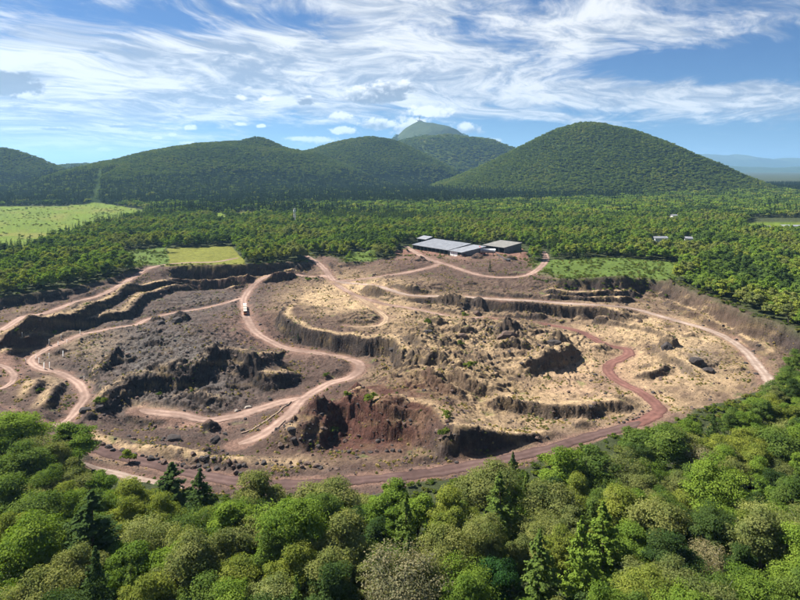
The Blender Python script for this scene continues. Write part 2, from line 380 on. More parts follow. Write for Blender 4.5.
class MB:
    """collects boxes, prisms and tubes for one mesh"""
    def __init__(s): s.v = []; s.f = []; s.mi = []
    def add(s, v, f, m=0):
        o = len(s.v); s.v += [tuple(map(float, p)) for p in v]; s.f += [tuple(i+o for i in q) for q in f]; s.mi += [m]*len(f); return s
    def box(s, x0, x1, y0, y1, z0, z1, m=0):
        v = [(x0,y0,z0),(x1,y0,z0),(x1,y1,z0),(x0,y1,z0),(x0,y0,z1),(x1,y0,z1),(x1,y1,z1),(x0,y1,z1)]
        return s.add(v, [(0,3,2,1),(4,5,6,7),(0,1,5,4),(1,2,6,5),(2,3,7,6),(3,0,4,7)], m)
    def hexa(s, v, m=0):
        return s.add(v, [(0,3,2,1),(4,5,6,7),(0,1,5,4),(1,2,6,5),(2,3,7,6),(3,0,4,7)], m)
    def tube(s, pts, rad, n=7, m=0, caps=True):
        pts = [Vector(p) for p in pts]; rings = []
        for i, p in enumerate(pts):
            d = (pts[min(i+1, len(pts)-1)]-pts[max(i-1, 0)]).normalized()
            a = d.cross(Vector((0, 0, 1)) if abs(d.z) < .9 else Vector((1, 0, 0))).normalized(); b = d.cross(a)
            r = rad[i] if isinstance(rad, (list, tuple)) else rad
            rings.append([p+a*r*math.cos(2*math.pi*k/n)+b*r*math.sin(2*math.pi*k/n) for k in range(n)])
        v = [q for r in rings for q in r]; f = []
        for i in range(len(rings)-1):
            for k in range(n):
                f.append((i*n+k, i*n+(k+1) % n, (i+1)*n+(k+1) % n, (i+1)*n+k))
        if caps: f += [tuple(range(n)), tuple((len(rings)-1)*n+k for k in reversed(range(n)))]
        return s.add(v, f, m)
    def mesh(s, name, mats, smooth=False):
        me = bpy.data.meshes.new(name); me.from_pydata(s.v, [], s.f)
        for m in mats: me.materials.append(m)
        me.polygons.foreach_set('material_index', s.mi)
        if smooth: me.polygons.foreach_set('use_smooth', [True]*len(me.polygons))
        me.update(); return me
    def build(s, name, mat, parent=None, smooth=False, loc=None):
        o = bpy.data.objects.new(name, s.mesh(name, mat if isinstance(mat, (list, tuple)) else [mat], smooth)); COL.objects.link(o)
        if parent: o.parent = parent
        if loc is not None: o.location = loc
        return o
def tag(o, label=None, cat=None, group=None, kind=None):
    if label: o['label'] = label
    if cat: o['category'] = cat
    if group: o['group'] = group
    if kind: o['kind'] = kind
    return o
def empty(name, loc, rz=0.0, sc_=(1, 1, 1)):
    o = bpy.data.objects.new(name, None); COL.objects.link(o); o.location = loc; o.rotation_euler.z = rz; o.scale = sc_
    o.empty_display_size = .5
    return o
def copy_tree(o, parent=None):
    c = o.copy(); COL.objects.link(c); c.parent = parent
    for ch in o.children: copy_tree(ch, c)
    return c

def mat(name, col, rough=.8, var=.25, scale=2.0, bump=0.0, metal=0.0, bscale=8.0):
    m = bpy.data.materials.new(name); m.use_nodes = True; nt = m.node_tree; g = G(nt)
    b = nt.nodes['Principled BSDF']; tc = g.n('ShaderNodeTexCoord'); v = tc.outputs['Object']
    n = g.noise(v, scale, 6, .6)
    k = g.ss(n, .25, .75, 1-var, 1+var, 'LINEAR')
    g.put(b.inputs['Base Color'], g.mix(1.0, (*col, 1), g.comb(k, k, k), 'MULTIPLY'))
    b.inputs['Roughness'].default_value = rough; b.inputs['Metallic'].default_value = metal
    b.inputs['Specular IOR Level'].default_value = .25
    if bump:
        bp = g.n('ShaderNodeBump'); bp.inputs['Strength'].default_value = bump; g.put(bp.inputs['Height'], g.noise(v, bscale, 5, .6))
        nt.links.new(bp.outputs[0], b.inputs['Normal'])
    return m
def ground_mat():
    m = bpy.data.materials.new('earth'); m.use_nodes = True; nt = m.node_tree; g = G(nt); b = nt.nodes['Principled BSDF']
    at_ = g.n('ShaderNodeAttribute', attribute_name='albedo'); tc = g.n('ShaderNodeTexCoord'); v = tc.outputs['Object']
    n1 = g.noise(v, .9, 5, .65); n2 = g.noise(v, .16, 4, .6)
    k = g.m('MULTIPLY', g.ss(n1, .25, .75, .55, 1.4, 'LINEAR'), g.ss(n2, .3, .7, .8, 1.2, 'LINEAR'))
    c = g.mix(1.0, at_.outputs['Color'], g.comb(k, k, k), 'MULTIPLY')
    g.put(b.inputs['Base Color'], c); b.inputs['Roughness'].default_value = .95; b.inputs['Specular IOR Level'].default_value = .1
    bp = g.n('ShaderNodeBump'); bp.inputs['Strength'].default_value = 1.0; bp.inputs['Distance'].default_value = .9
    g.put(bp.inputs['Height'], g.noise(v, 1.1, 6, .65)); nt.links.new(bp.outputs[0], b.inputs['Normal'])
    return m
LEAVES = {}
def leaf_mat(col, trans=.34):
    col = tuple(col)
    if col in LEAVES: return LEAVES[col]
    m = bpy.data.materials.new('foliage'); m.use_nodes = True; nt = m.node_tree; nt.nodes.clear(); g = G(nt)
    oi = g.n('ShaderNodeObjectInfo'); a = g.n('ShaderNodeAttribute', attribute_name='tint')
    t = a.outputs['Fac']
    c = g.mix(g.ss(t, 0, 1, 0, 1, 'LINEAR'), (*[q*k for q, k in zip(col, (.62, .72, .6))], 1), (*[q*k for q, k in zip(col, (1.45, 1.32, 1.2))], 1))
    r = oi.outputs['Random']
    c = g.mix(1.0, c, g.mix(g.ss(r, 0, 1, 0, 1, 'LINEAR'), (.86, .88, .88, 1), (1.15, 1.1, 1.0, 1)), 'MULTIPLY')
    d = g.n('ShaderNodeBsdfDiffuse'); g.put(d.inputs[0], c)
    tr = g.n('ShaderNodeBsdfTranslucent'); g.put(tr.inputs[0], g.mix(1.0, c, (1.25, 1.3, .6, 1), 'MULTIPLY'))
    mx = g.n('ShaderNodeMixShader'); mx.inputs[0].default_value = trans
    nt.links.new(d.outputs[0], mx.inputs[1]); nt.links.new(tr.outputs[0], mx.inputs[2])
    o = g.n('ShaderNodeOutputMaterial'); nt.links.new(mx.outputs[0], o.inputs[0]); LEAVES[col] = m; return m
M = dict(earth=ground_mat(), leaf=leaf_mat((.06,.1,.02)), bark=mat('bark', (.09, .07, .05), .9, .3, 3, .5), pale_bark=mat('pale_bark', (.25, .23, .19), .9, .3, 3, .4))

# ------------------------------------------------------------------ ground sheet
def make_ground():
    ys = np.concatenate([np.arange(20, 186, 3.0), np.arange(186, 640, .8), np.arange(640, 900, 4.0), 900*np.exp(np.linspace(0, math.log(45000/900), 90))])
    us = np.linspace(-.95, .95, 1300)
    U, Y = np.meshgrid(us, ys); X = U*Y
    sh = X.shape; x = X.ravel(); y = Y.ravel()
    z, sd_, ex, lava, near = ground(x, y)
    Z = z.reshape(sh)
    # slope
    dzy = np.gradient(Z, axis=0)/np.gradient(Y, axis=0); dzx = np.gradient(Z, axis=1)/np.maximum(np.gradient(X, axis=1), .05)
    slope = np.hypot(dzx, dzy).ravel()
    mp, mq = to_map(x, y, -18); gp, gq = to_map(x, y, 0)
    def bl(px, py, rx, ry): return np.exp(-((mp-px)/rx)**2-((mq-py)/ry)**2)
    n1 = fbm(x, y, 30, 4, 301, .6)*1.2; n2 = fbm(x+1.4*z, y+2.6*z, 8, 4, 330, .6); n3 = fbm(x+1.9*z, y+2.3*z, 2.8, 3, 360)
    C = {k: np.array(v) for k, v in dict(straw=(.40,.285,.165), ochre=(.22,.155,.075), grey=(.10,.088,.08), dark=(.032,.026,.023), red=(.072,.033,.025), brown=(.088,.058,.046),
         pink=(.25,.15,.112), grass=(.13,.17,.045), floor=(.045,.055,.022), meadow=(.10,.145,.014), field=(.145,.15,.028), slope=(.085,.125,.025), yard=(.18,.10,.075)).items()}
    def mixc(a, b, t): return a+(b-a)*np.clip(t, 0, 1)[:, None]
    ins = sst(-1, 3, sd_)
    col = np.repeat(C['brown'][None], len(x), 0)
    st = bl(560,380,150,60)*1.1+bl(680,350,90,45)*.7+bl(340,305,60,18)*1.3+bl(230,460,180,11)*.6+bl(430,380,50,50)*.5+bl(470,435,60,15)*.6+bl(50,390,18,16)*.7+bl(430,325,60,20)*.5+bl(105,352,34,18)*.8+bl(30,340,60,25)*.35
    col = mixc(col, C['straw'], st*(.9+n1*.9+n2*.7)-.15)
    col = mixc(col, C['ochre'], (bl(430,370,50,50)+bl(500,400,60,20)+bl(740,360,25,30))*(.35+n2*1.2))
    gr_ = bl(165,365,80,42)*1.2+bl(210,305,50,12)*.5+bl(700,366,20,12)*.6
    col = mixc(col, C['grey'], gr_*(.9+n1*.6+n2*.4))
    col = mixc(col, C['grey']*1.35, gr_*sst(.02, .35, n2)*.8)
    col = mixc(col, C['red']*1.1, (bl(370,420,70,28)*1.5+bl(250,335,45,25)*.45+bl(470,262,60,14)*.4+bl(620,370,30,20)*.4)*(.75+n2*.9))
    col = mixc(col, C['pink'], (bl(440,268,80,10)*1.0+bl(250,325,24,14)*.35+bl(300,345,50,8)*.55+bl(195,412,40,7)*.9+bl(5,372,20,14)*.8+bl(590,385,60,25)*.45+bl(300,270,35,10)*.35)*(.85+n1*.8))
    # bench tops keep a straw cover just behind their crests
    top = np.zeros(len(x))
    for P, h, L, wd in SC:
        m = (np.abs(y-P[:, 1].mean()) < 120)
        xx = x[m]; yy = y[m]
        d, s, arc, tot = poly_dist(xx, yy, P); sg = np.where(s > 0, d, -d)+SCW(xx, yy)
        e = sst(0, 10, arc)*sst(0, 10, tot-arc)
        top[m] = np.maximum(top[m], np.exp(-(np.maximum(sg-3.2, 0)/3.2)**2-(np.minimum(sg-3.2, 0)/2.2)**2)*e)
    col = mixc(col, C['straw']*.95, top*(1.0+n2*.6)*(1-.6*np.clip(bl(165,365,80,42)*1.4, 0, 1)))
    # exposed faces and steep rock
    reds = np.clip(bl(380,420,80,30)*1.6+bl(20,350,40,20)*.5+bl(250,290,90,12)*.4+bl(430,290,60,10)*.6, 0, 1)
    raw = C['dark']+(C['red']*.85-C['dark'])*np.clip(reds+n2*.35, 0, 1)[:, None]
    band = np.sin(z*1.9+n1*3)*.5+.5
    raw = raw*(1+.45*band+n3*.8)[:, None]
    rightwall = bl(735,325,70,30)
    raw = raw+(C['brown']*(.62+.5*n2)[:, None]-raw)*np.clip(rightwall*1.3, 0, 1)[:, None]
    raw = mixc(raw, C['ochre']*.9, sst(.1, .45, fbm(x+1.1*z, y+3*z, 12, 4, 1560))*.6)
    col = mixc(col, raw, np.maximum(ex*.95, sst(.48, .92, slope))*(1-.25*np.clip(st, 0, 1)))
    # loose dark cinders and weeds
    col = mixc(col, C['dark']*1.7, sst(.22, .5, n2+n3*.5)*(.35+.4*lava))
    weeds = sst(.3, .55, fbm(x, y, 11, 4, 410))*sst(.25, .6, 1-slope)
    col = mixc(col, C['grass']*.9, weeds*.5*(1-np.clip(gr_, 0, .8)))
    # dirt spread round the roads
    col = mixc(col, C['pink']*.92, (1-sst(.0, 3.2, near+n2*4))*.6)
    # outside the pit
    out = np.repeat(C['floor'][None], len(x), 0)
    for key, P in MEADOWS:
        e = inside(gp+n1*3, gq+n1*1.2, P)
        out[e] = C[key]*(1+.25*n1[e]+.25*n2[e])[:, None]
        if key == 'meadow': out[e] = mixc(out[e], C['field'], sst(-.1, .5, fbm(x[e], y[e], 90, 4, 500)))
    lip = np.exp(-(np.maximum(-sd_, 0)/7)**2)
    out = mixc(out, C['brown']*1.1, lip*(.6+n2)*sst(300, 420, y))
    col = mixc(out, col, ins)
    col = np.clip(col*(1+.25*n3+.12*n2)[:, None], .012, .6)
    rgba = np.concatenate([col, np.ones((len(x), 1))], 1)
    nr, nc = sh; idx = np.arange(nr*nc).reshape(sh)
    f = np.stack([idx[:-1, :-1], idx[:-1, 1:], idx[1:, 1:], idx[1:, :-1]], -1).reshape(-1, 4)
    me = mesh_np('ground', np.stack([x, y, z], 1), f, [M['earth']], None, True, {'albedo': ('FLOAT_COLOR', 'POINT', rgba)})
    o = bpy.data.objects.new('ground', me); COL.objects.link(o); tag(o, kind='structure')

MEADOWS = [('meadow', [(-120,207),(60,206),(100,203),(140,209),(150,216),(112,224),(70,236),(35,249),(0,257),(-120,275)]),
           ('field', [(168,249),(230,245),(246,262),(243,266),(165,268)]),
           ('slope', [(528,262),(600,256),(680,262),(684,272),(670,284),(560,284),(530,276)]),
           ('slope', [(340,262),(352,252),(372,252),(380,262)]),
           ('meadow', [(745,222),(800,222),(900,229),(900,236),(745,234)]),
           ('field', [(236,213),(256,211),(258,217),(236,219)]),
           ('meadow', [(210,214),(222,212),(230,222),(216,224)]),
           ('slope', [(120,252),(165,246),(170,262),(150,268),(125,268)]),
           ('meadow', [(86,207),(97,197),(99.5,193),(101.5,193),(101,197),(94,207)]),
           ('yard', [(395,250),(470,246),(520,244),(530,262),(520,285),(395,285)])]
make_ground()

def road_mat(name, col, edge):
    m = bpy.data.materials.new(name); m.use_nodes = True; nt = m.node_tree; g = G(nt); b = nt.nodes['Principled BSDF']
    a = g.n('ShaderNodeAttribute', attribute_name='across'); t = a.outputs['Fac']      # 0 middle .. 1 edge
    tc = g.n('ShaderNodeTexCoord'); v = tc.outputs['Object']
    n = g.noise(v, .35, 6, .65); n2 = g.noise(v, .05, 3, .5)
    rut = g.m('EXPONENT', g.m('MULTIPLY', g.m('POWER', g.m('DIVIDE', g.m('SUBTRACT', t, .42), .2), 2), -1))
    c = g.mix(g.m('MULTIPLY', g.m('MULTIPLY', rut, g.ss(n2, .3, .6)), .8), (*edge, 1), (*col, 1))
    c = g.mix(g.ss(g.m('ADD', t, g.m('MULTIPLY', g.m('SUBTRACT', n, .5), .8)), .7, 1.0), c, (*[q*.8 for q in edge], 1))
    k = g.m('MULTIPLY', g.ss(n, .3, .7, .72, 1.2, 'LINEAR'), g.ss(n2, .3, .7, .75, 1.15, 'LINEAR'))
    g.put(b.inputs['Base Color'], g.mix(1.0, c, g.comb(k, k, k), 'MULTIPLY')); b.inputs['Roughness'].default_value = .95
    b.inputs['Specular IOR Level'].default_value = .1
    n3 = g.noise(v, .5, 5, .7)
    g.put(b.inputs['Alpha'], g.ss(g.m('ADD', t, g.m('MULTIPLY', g.m('SUBTRACT', n3, .5), 1.1)), .99, .86))
    return m
RM = dict(pink=road_mat('pink_dirt', (.34,.24,.19), (.235,.155,.122)), pale=road_mat('pale_dirt', (.38,.30,.25), (.26,.19,.15)),
          red=road_mat('red_cinder', (.20,.10,.08), (.145,.07,.057)), straw=road_mat('straw_dirt', (.38,.28,.19), (.27,.19,.12)), mauve=road_mat('mauve_cinder', (.12,.078,.068), (.085,.052,.046)))
def make_roads():
    for i, (name, (L, zz, hw, c)) in enumerate(RD.items()):
        seglen = np.concatenate([[0], np.cumsum(np.hypot(*np.diff(L, axis=0).T))]); s = np.arange(0, seglen[-1], 1.5)
        cx = np.interp(s, seglen, L[:, 0]); cy = np.interp(s, seglen, L[:, 1])
        tx = np.gradient(cx); ty = np.gradient(cy); tl = np.hypot(tx, ty); nx = -ty/tl; ny = tx/tl
        k = 9; tt = np.linspace(-1, 1, k)
        taper = np.minimum(1, .35+np.minimum(s, s[-1]-s)/8)
        wl = hw*(1+.45*fbm(s, s*0+i*9.1, 7, 3, 600))*taper; wr = hw*(1+.45*fbm(s, s*0+i*9.1+50, 7, 3, 640))*taper
        off = np.where(tt[None] < 0, tt[None]*wr[:, None], tt[None]*wl[:, None])
        X = cx[:, None]+nx[:, None]*off; Y = cy[:, None]+ny[:, None]*off
        Z = ground(X.ravel(), Y.ravel())[0].reshape(X.shape)+.10+.012*i
        Z[:, 0] -= .16; Z[:, -1] -= .16
        n = len(s); idx = np.arange(n*k).reshape(n, k)
        f = np.stack([idx[:-1, :-1], idx[1:, :-1], idx[1:, 1:], idx[:-1, 1:]], -1).reshape(-1, 4)
        ac = np.abs(np.repeat(tt[None], n, 0)).ravel()
        me = mesh_np(name, np.stack([X.ravel(), Y.ravel(), Z.ravel()], 1), f, [RM[c]], None, True, {'across': ('FLOAT', 'POINT', ac)})
        o = bpy.data.objects.new(name, me); COL.objects.link(o); tag(o, kind='structure')
make_roads()

# ------------------------------------------------------------------ hills
def hill_def(Yc, peak, left, right, lower=11.0):
    def conv(p): return (p[0]-400)/F*Yc, max(0.0, H+(HZ-p[1])/F*Yc-lower)
    xc, h0 = conv(peak)
    L = [(abs(conv(p)[0]-xc), conv(p)[1]) for p in left]; R = [(abs(conv(p)[0]-xc), conv(p)[1]) for p in right]
    return dict(c=(xc, Yc), h0=h0, L=([0]+[a for a, b in L], [h0]+[b for a, b in L]), R=([0]+[a for a, b in R], [h0]+[b for a, b in R]))
HILLS = {
 'left': hill_def(2600, (-5,145), [(-60,150),(-200,192)], [(10,147),(25,153),(40,160),(55,166),(70,171),(120,192)]),
 'low': hill_def(4300, (85,162.5), [(60,165),(20,182)], [(110,164),(160,182)]),
 'crest': hill_def(2700, (258,134), [(250,136.5),(240,139),(220,141),(200,142),(170,147),(150,151),(120,159),(100,163),(60,175),(20,191)], [(266,137),(275,141),(285,146),(300,149),(320,153),(350,165),(400,191)]),
 'mid': hill_def(3300, (370,135), [(350,137),(330,142),(310,149),(290,153),(250,170),(200,187)], [(385,137),(400,141),(420,150),(450,165),(480,187)]),
 'front': hill_def(4500, (442,133), [(420,136),(400,140),(380,150),(350,168),(320,182)], [(460,135),(470,138),(482,138),(492,140),(502,144),(515,150),(540,163),(580,182)]),
 'dome': hill_def(7000, (420,119.5), [(413,123.5),(404,129.5),(397,136),(390,142),(360,155),(320,177)], [(426,122.5),(436,123.5),(447,125.5),(456,129),(461,133),(466,137),(475,142),(510,155),(560,177)], 0),
 'great': hill_def(2600, (583,120), [(565,124),(550,130),(530,140),(515,148),(500,156),(480,165),(450,177),(420,192)], [(600,121.5),(620,126),(640,132),(660,140),(680,150),(700,162),(715,170),(730,177),(748,185),(770,192)]),
}
def one_hill(hd, x, y, seed=0):
    dx = x-hd['c'][0]; dy = (y-hd['c'][1]); r = np.hypot(dx, dy); ca = dx/np.maximum(r, 1)
    w = .5+.5*np.sin(np.clip(ca*1.35, -1.57, 1.57))
    r2 = r*(1+fbm(dx, dy, 420, 3, seed)*.10*np.clip(np.abs(dy)/300, 0, 1))
    def prof(T):
        o = 0
        for k in (-1, 0, 1): o = o+np.interp(np.abs(r2+k*18), *T)
        return o/3
    z = prof(hd['L'])*(1-w)+prof(hd['R'])*w
    return z*(1+.035*fbm(x, y, 160, 4, seed+5))
def hills_z(x, y):
    z = np.zeros(x.shape)
    for i, (k, h) in enumerate(HILLS.items()): z = np.maximum(z, one_hill(h, x, y, 700+i*9))
    return z
def hill_mat(name, c1, c2, c3, hsplit):
    m = bpy.data.materials.new(name); m.use_nodes = True; nt = m.node_tree; g = G(nt); b = nt.nodes['Principled BSDF']
    ge = g.n('ShaderNodeNewGeometry'); v = ge.outputs['Position']; sx = g.n('ShaderNodeSeparateXYZ'); g.put(sx.inputs[0], v)
    n = g.noise(v, .004, 6, .6); n2 = g.noise(v, .05, 4, .7)
    c = g.mix(g.ss(g.m('ADD', n, g.m('MULTIPLY', g.m('SUBTRACT', n2, .5), .5)), .38, .62), (*c1, 1), (*c2, 1))
    c = g.mix(g.ss(g.m('ADD', sx.outputs[2], g.m('MULTIPLY', g.m('SUBTRACT', n, .5), 260)), hsplit-25, hsplit+25), c, (*c3, 1))
    g.put(b.inputs['Base Color'], c); b.inputs['Roughness'].default_value = 1; b.inputs['Specular IOR Level'].default_value = 0
    bp = g.n('ShaderNodeBump'); bp.inputs['Strength'].default_value = 1; bp.inputs['Distance'].default_value = 8
    g.put(bp.inputs['Height'], g.noise(v, .04, 6, .7)); nt.links.new(bp.outputs[0], b.inputs['Normal'])
    return m
HM = hill_mat('wooded_hill', (.028,.045,.018), (.04,.06,.02), (.10,.10,.035), 9000)
HD = hill_mat('wooded_mountain', (.035,.055,.03), (.05,.075,.03), (.055,.072,.035), 400)
HF = hill_mat('front_hill', (.04,.06,.02), (.06,.08,.025), (.15,.14,.05), 330)
def make_hills():
    for i, (k, hd) in enumerate(HILLS.items()):
        R = max(hd['L'][0][-1], hd['R'][0][-1])+60; n = 240
        gx, gy = np.meshgrid(np.linspace(-R, R, n)+hd['c'][0], np.linspace(-R, R, n)+hd['c'][1])
        z = one_hill(hd, gx.ravel(), gy.ravel(), 700+i*9).reshape(gx.shape)-4
        idx = np.arange(n*n).reshape(n, n); f = np.stack([idx[:-1, :-1], idx[:-1, 1:], idx[1:, 1:], idx[1:, :-1]], -1).reshape(-1, 4)
        nm = 'mountain' if k == 'dome' else 'hill'
        me = mesh_np(nm, np.stack([gx.ravel(), gy.ravel(), z.ravel()], 1), f, [HD if k == 'dome' else HF if k == 'front' else HM], None, True)
        o = bpy.data.objects.new(nm, me); COL.objects.link(o); tag(o, kind='structure')
    # blue ranges on the skyline, far off to the right
    for Y0, pts, nm, dep in ((24000, [(560,177),(640,160),(690,153.5),(705,154),(722,155),(735,154),(745,157),(760,158),(772,160),(785,157.5),(800,158.5),(830,157),(900,162)], 'distant_range', 2600),
                             (15000, [(600,175),(690,168),(720,165),(750,166.5),(780,168),(800,166),(840,167),(900,165)], 'lower_range', 1500)):
        xs = np.linspace((pts[0][0]-400)/F*Y0, (pts[-1][0]-400)/F*Y0, 500); ts = np.linspace(-1, 1, 60)
        hp = np.interp(xs, [(p[0]-400)/F*Y0 for p in pts], [H+(HZ-p[1])/F*Y0 for p in pts])
        hp = hp+fbm(xs, xs*0, 900, 5, 820)*70
        X, T = np.meshgrid(xs, ts); Yy = Y0+T*dep; Z = hp[None]*(1-T**2)**1.1*(1+fbm(X.ravel(), Yy.ravel(), 1400, 5, 830).reshape(X.shape)*.35*np.abs(T))-6
        n, k_ = X.shape; idx = np.arange(n*k_).reshape(n, k_); f = np.stack([idx[:-1, :-1], idx[:-1, 1:], idx[1:, 1:], idx[1:, :-1]], -1).reshape(-1, 4)
        me = mesh_np(nm, np.stack([X.ravel(), Yy.ravel(), Z.ravel()], 1), f, [HD], None, True)
        o = bpy.data.objects.new(nm, me); COL.objects.link(o); tag(o, kind='structure')
make_hills()

# ------------------------------------------------------------------ trees
def leaf_quads(P, N, size, r, flat=.36):
    n = len(P); N = N+r.normal(0, flat, (n, 3)); N /= np.linalg.norm(N, axis=1)[:, None]+1e-9
    A = np.cross(N, r.normal(0, 1, (n, 3))); A /= np.linalg.norm(A, axis=1)[:, None]+1e-9; B = np.cross(N, A)
    s = (size*r.uniform(.6, 1.35, n))[:, None]; k = r.uniform(.55, .9, n)[:, None]
    V = np.stack([P-A*s, P-B*s*k, P+A*s, P+B*s*k], 1).reshape(-1, 3)
    return V, np.arange(4*n).reshape(n, 4)
def broadleaf(seed, h, w, nl, ls, ncl=38, form='round', dens=1.0):
    r = np.random.default_rng(seed); P = []; N = []; T = []; cl = []
    zc = h*(.60 if form != 'tall' else .56); rz = h*(.40 if form != 'tall' else .44); rx = w/2
    lob = [(lambda v: v/np.linalg.norm(v))(r.normal(0, 1, 3)*np.array([1, 1, .7])) for _ in range(5)]; la = r.uniform(-.30, .28, 5)
    for k in range(ncl):
        while True:
            d = r.normal(0, 1, 3); d /= np.linalg.norm(d)
            if d[2] > -.55: break
        rad = r.uniform(.45, .93) if k > 3 else .25
        egg = 1-.28*max(0, d[2]) if form == 'tall' else 1.0
        rad *= 1+sum(a_*max(0, float(d@l_))**3 for a_, l_ in zip(la, lob)); c = np.array([d[0]*rx*rad*egg, d[1]*rx*rad*egg, zc+d[2]*rz*rad*1.02]); cr = w*r.uniform(.06, .19)
        cl.append((c, cr, r.uniform(0, 1)))
    per = int(nl/ncl)
    for c, cr, tn in cl:
        m = int(per*(cr/(w*.15))**2*dens); d = r.normal(0, 1, (m, 3)); d /= np.linalg.norm(d, axis=1)[:, None]
        d[:, 2] = np.where(d[:, 2] < -.35, -d[:, 2], d[:, 2])
        rr = (r.uniform(.45, 1.05, m)+.30*r.random(m)**4)[:, None]; p = c+d*rr*cr*np.array([1.2, 1.2, .66])
        o = p-np.array([0, 0, zc*.9]); o /= np.linalg.norm(o, axis=1)[:, None]
        P.append(p); N.append(d*.7+o*.4+np.array([0, 0, .35])); T.append(np.clip(tn*.6+r.uniform(0, .4, m), 0, 1))
    P = np.concatenate(P); N = np.concatenate(N); T = np.concatenate(T)
    V, Fc = leaf_quads(P, N, ls, r, .5)
    tr = MB(); lean = r.normal(0, .03*h, 2)
    tp = [(0, 0, -.6), (lean[0]*.2, lean[1]*.2, h*.22), (lean[0]*.6, lean[1]*.6, h*.48), (lean[0], lean[1], h*.78)]
    tr.tube(tp, [h*.022, h*.017, h*.011, h*.004], 7)
    for c, cr, tn in cl[:14]:
        b0 = Vector(tp[1]).lerp(Vector(tp[2]), r.uniform(0, 1)); c_ = Vector(c); md = b0.lerp(c_, .5)+Vector((0, 0, -.03*h))
        tr.tube([b0, md, c_], [h*.009, h*.006, h*.0025], 5)
    return V, Fc, T, tr
def conifer(seed, h, w, whorls, nb, nq, ls, bare=.10, droop=.25):
    r = np.random.default_rng(seed); P = []; N = []; T = []
    for i in range(whorls):
        t = i/(whorls-1); z = h*(bare+(1-bare)*t**.92); R = w/2*(1-t)**.82*r.uniform(.82, 1.12)+.12
        for b in range(max(4, int(nb*(1-t*.55)))):
            a = r.uniform(0, 2*math.pi); Rb = R*r.uniform(.7, 1.12); tn = r.uniform(0, 1)
            q = max(3, int(nq*(.25+Rb/(w/2)))); s = r.uniform(.12, 1, q)**.75
            u = np.array([math.cos(a), math.sin(a), 0]); sd_ = np.array([-u[1], u[0], 0])
            p = u*(Rb*s)[:, None]+sd_*(r.normal(0, .10*Rb+.06, q)*(1.15-s*.6))[:, None]
            p[:, 2] = z-droop*Rb*s+.22*Rb*s**3+r.normal(0, .05*w*.4, q)
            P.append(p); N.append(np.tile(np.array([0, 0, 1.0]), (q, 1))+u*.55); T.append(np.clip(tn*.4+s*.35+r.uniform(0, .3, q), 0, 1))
    P = np.concatenate(P); N = np.concatenate(N); T = np.concatenate(T)
    V, Fc = leaf_quads(P, N, ls, r, .4)
    tr = MB(); tr.tube([(0, 0, -.6), (0, 0, h*.5), (0, 0, h*.98)], [h*.017, h*.011, h*.002], 7)
    return V, Fc, T, tr
def crown_mesh(name, V, Fc, T): return mesh_np(name, V, Fc, [M['leaf']], None, False, {'tint': ('FLOAT', 'FACE', T)})
def full_mesh(name, V, Fc, T):
    return crown_mesh(name, V, Fc, T)

# near trees: crown and trunk meshes shared by the copies; h=16, w=13 nominal
NEAR_B = []
for i, (h, w, nl, ls, nc, form, dens) in enumerate([(16,13,26000,.21,58,'round',1),(17,12,25000,.21,60,'tall',1),(14,14,26000,.20,70,'round',1),(16,11,22000,.22,48,'tall',1),
   (15,13,13000,.18,80,'round',.8),(13,12,24000,.24,40,'round',1),(18,14,32000,.20,84,'round',1),(15,10,20000,.21,42,'tall',1)]):
    V, Fc, T, tr = broadleaf(50+i, h, w, nl, ls, nc, form, dens)
    NEAR_B.append((crown_mesh('crown', V, Fc, T), tr.mesh('trunk', [M['pale_bark'] if i == 4 else M['bark']]), h, w))
NEAR_C = []
for i, (h, w, wh, nb, nq, ls) in enumerate([(19,10,24,11,44,.24),(17,9,20,10,44,.26),(21,9,26,10,40,.24)]):
    V, Fc, T, tr = conifer(80+i, h, w, wh, nb, nq, ls)
    NEAR_C.append((crown_mesh('crown', V, Fc, T), tr.mesh('trunk', [M['bark']]), h, w))
MID_B = []
for i, form in enumerate(('round', 'tall', 'round', 'tall')):
    V, Fc, T, tr = broadleaf(110+i, 15, 10.5, 2600, .5, 26, form)
    MID_B.append((crown_mesh('crown', V, Fc, T), tr.mesh('trunk', [M['bark']]), 15, 10.5))
MID_C = []
for i in range(2):
    V, Fc, T, tr = conifer(130+i, 18, 7, 16, 8, 12, .42, .05)
    MID_C.append((crown_mesh('crown', V, Fc, T), tr.mesh('trunk', [M['bark']]), 18, 7))

GREENS = {  # words : albedo
 'bright green': (.115,.175,.032), 'yellow green': (.15,.18,.04), 'mid green': (.085,.13,.033), 'dark green': (.048,.08,.027),
 'olive green': (.13,.15,.055), 'pale olive': (.185,.21,.08), 'silvery grey green': (.175,.165,.105), 'deep blue green': (.04,.095,.03)}
GREENS = {k: tuple(q*1.14 for q in v) for k, v in GREENS.items()}
placed = []
def put_tree(kind, proto, x, y, col, s=1.0, sw=None, rz=None, z=None):
    c, t, h, w = proto; sw = s if sw is None else sw
    z = gz(x, y) if z is None else z
    o = empty('conifer_tree' if kind == 'conifer' else 'broadleaf_tree', (x, y, z-.1), random.uniform(0, 6.28) if rz is None else rz, (sw, sw, s))
    for nm, me in (('crown', c), ('trunk', t)):
        q = bpy.data.objects.new(nm, me); COL.objects.link(q); q.parent = o
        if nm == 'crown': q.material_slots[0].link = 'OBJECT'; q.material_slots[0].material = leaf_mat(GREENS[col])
    placed.append(dict(o=o, kind=kind, col=col, x=x, y=y, h=h*s, w=w*sw, z=z, pr=proto, s=s, sw=sw)); return o
random.seed(4)
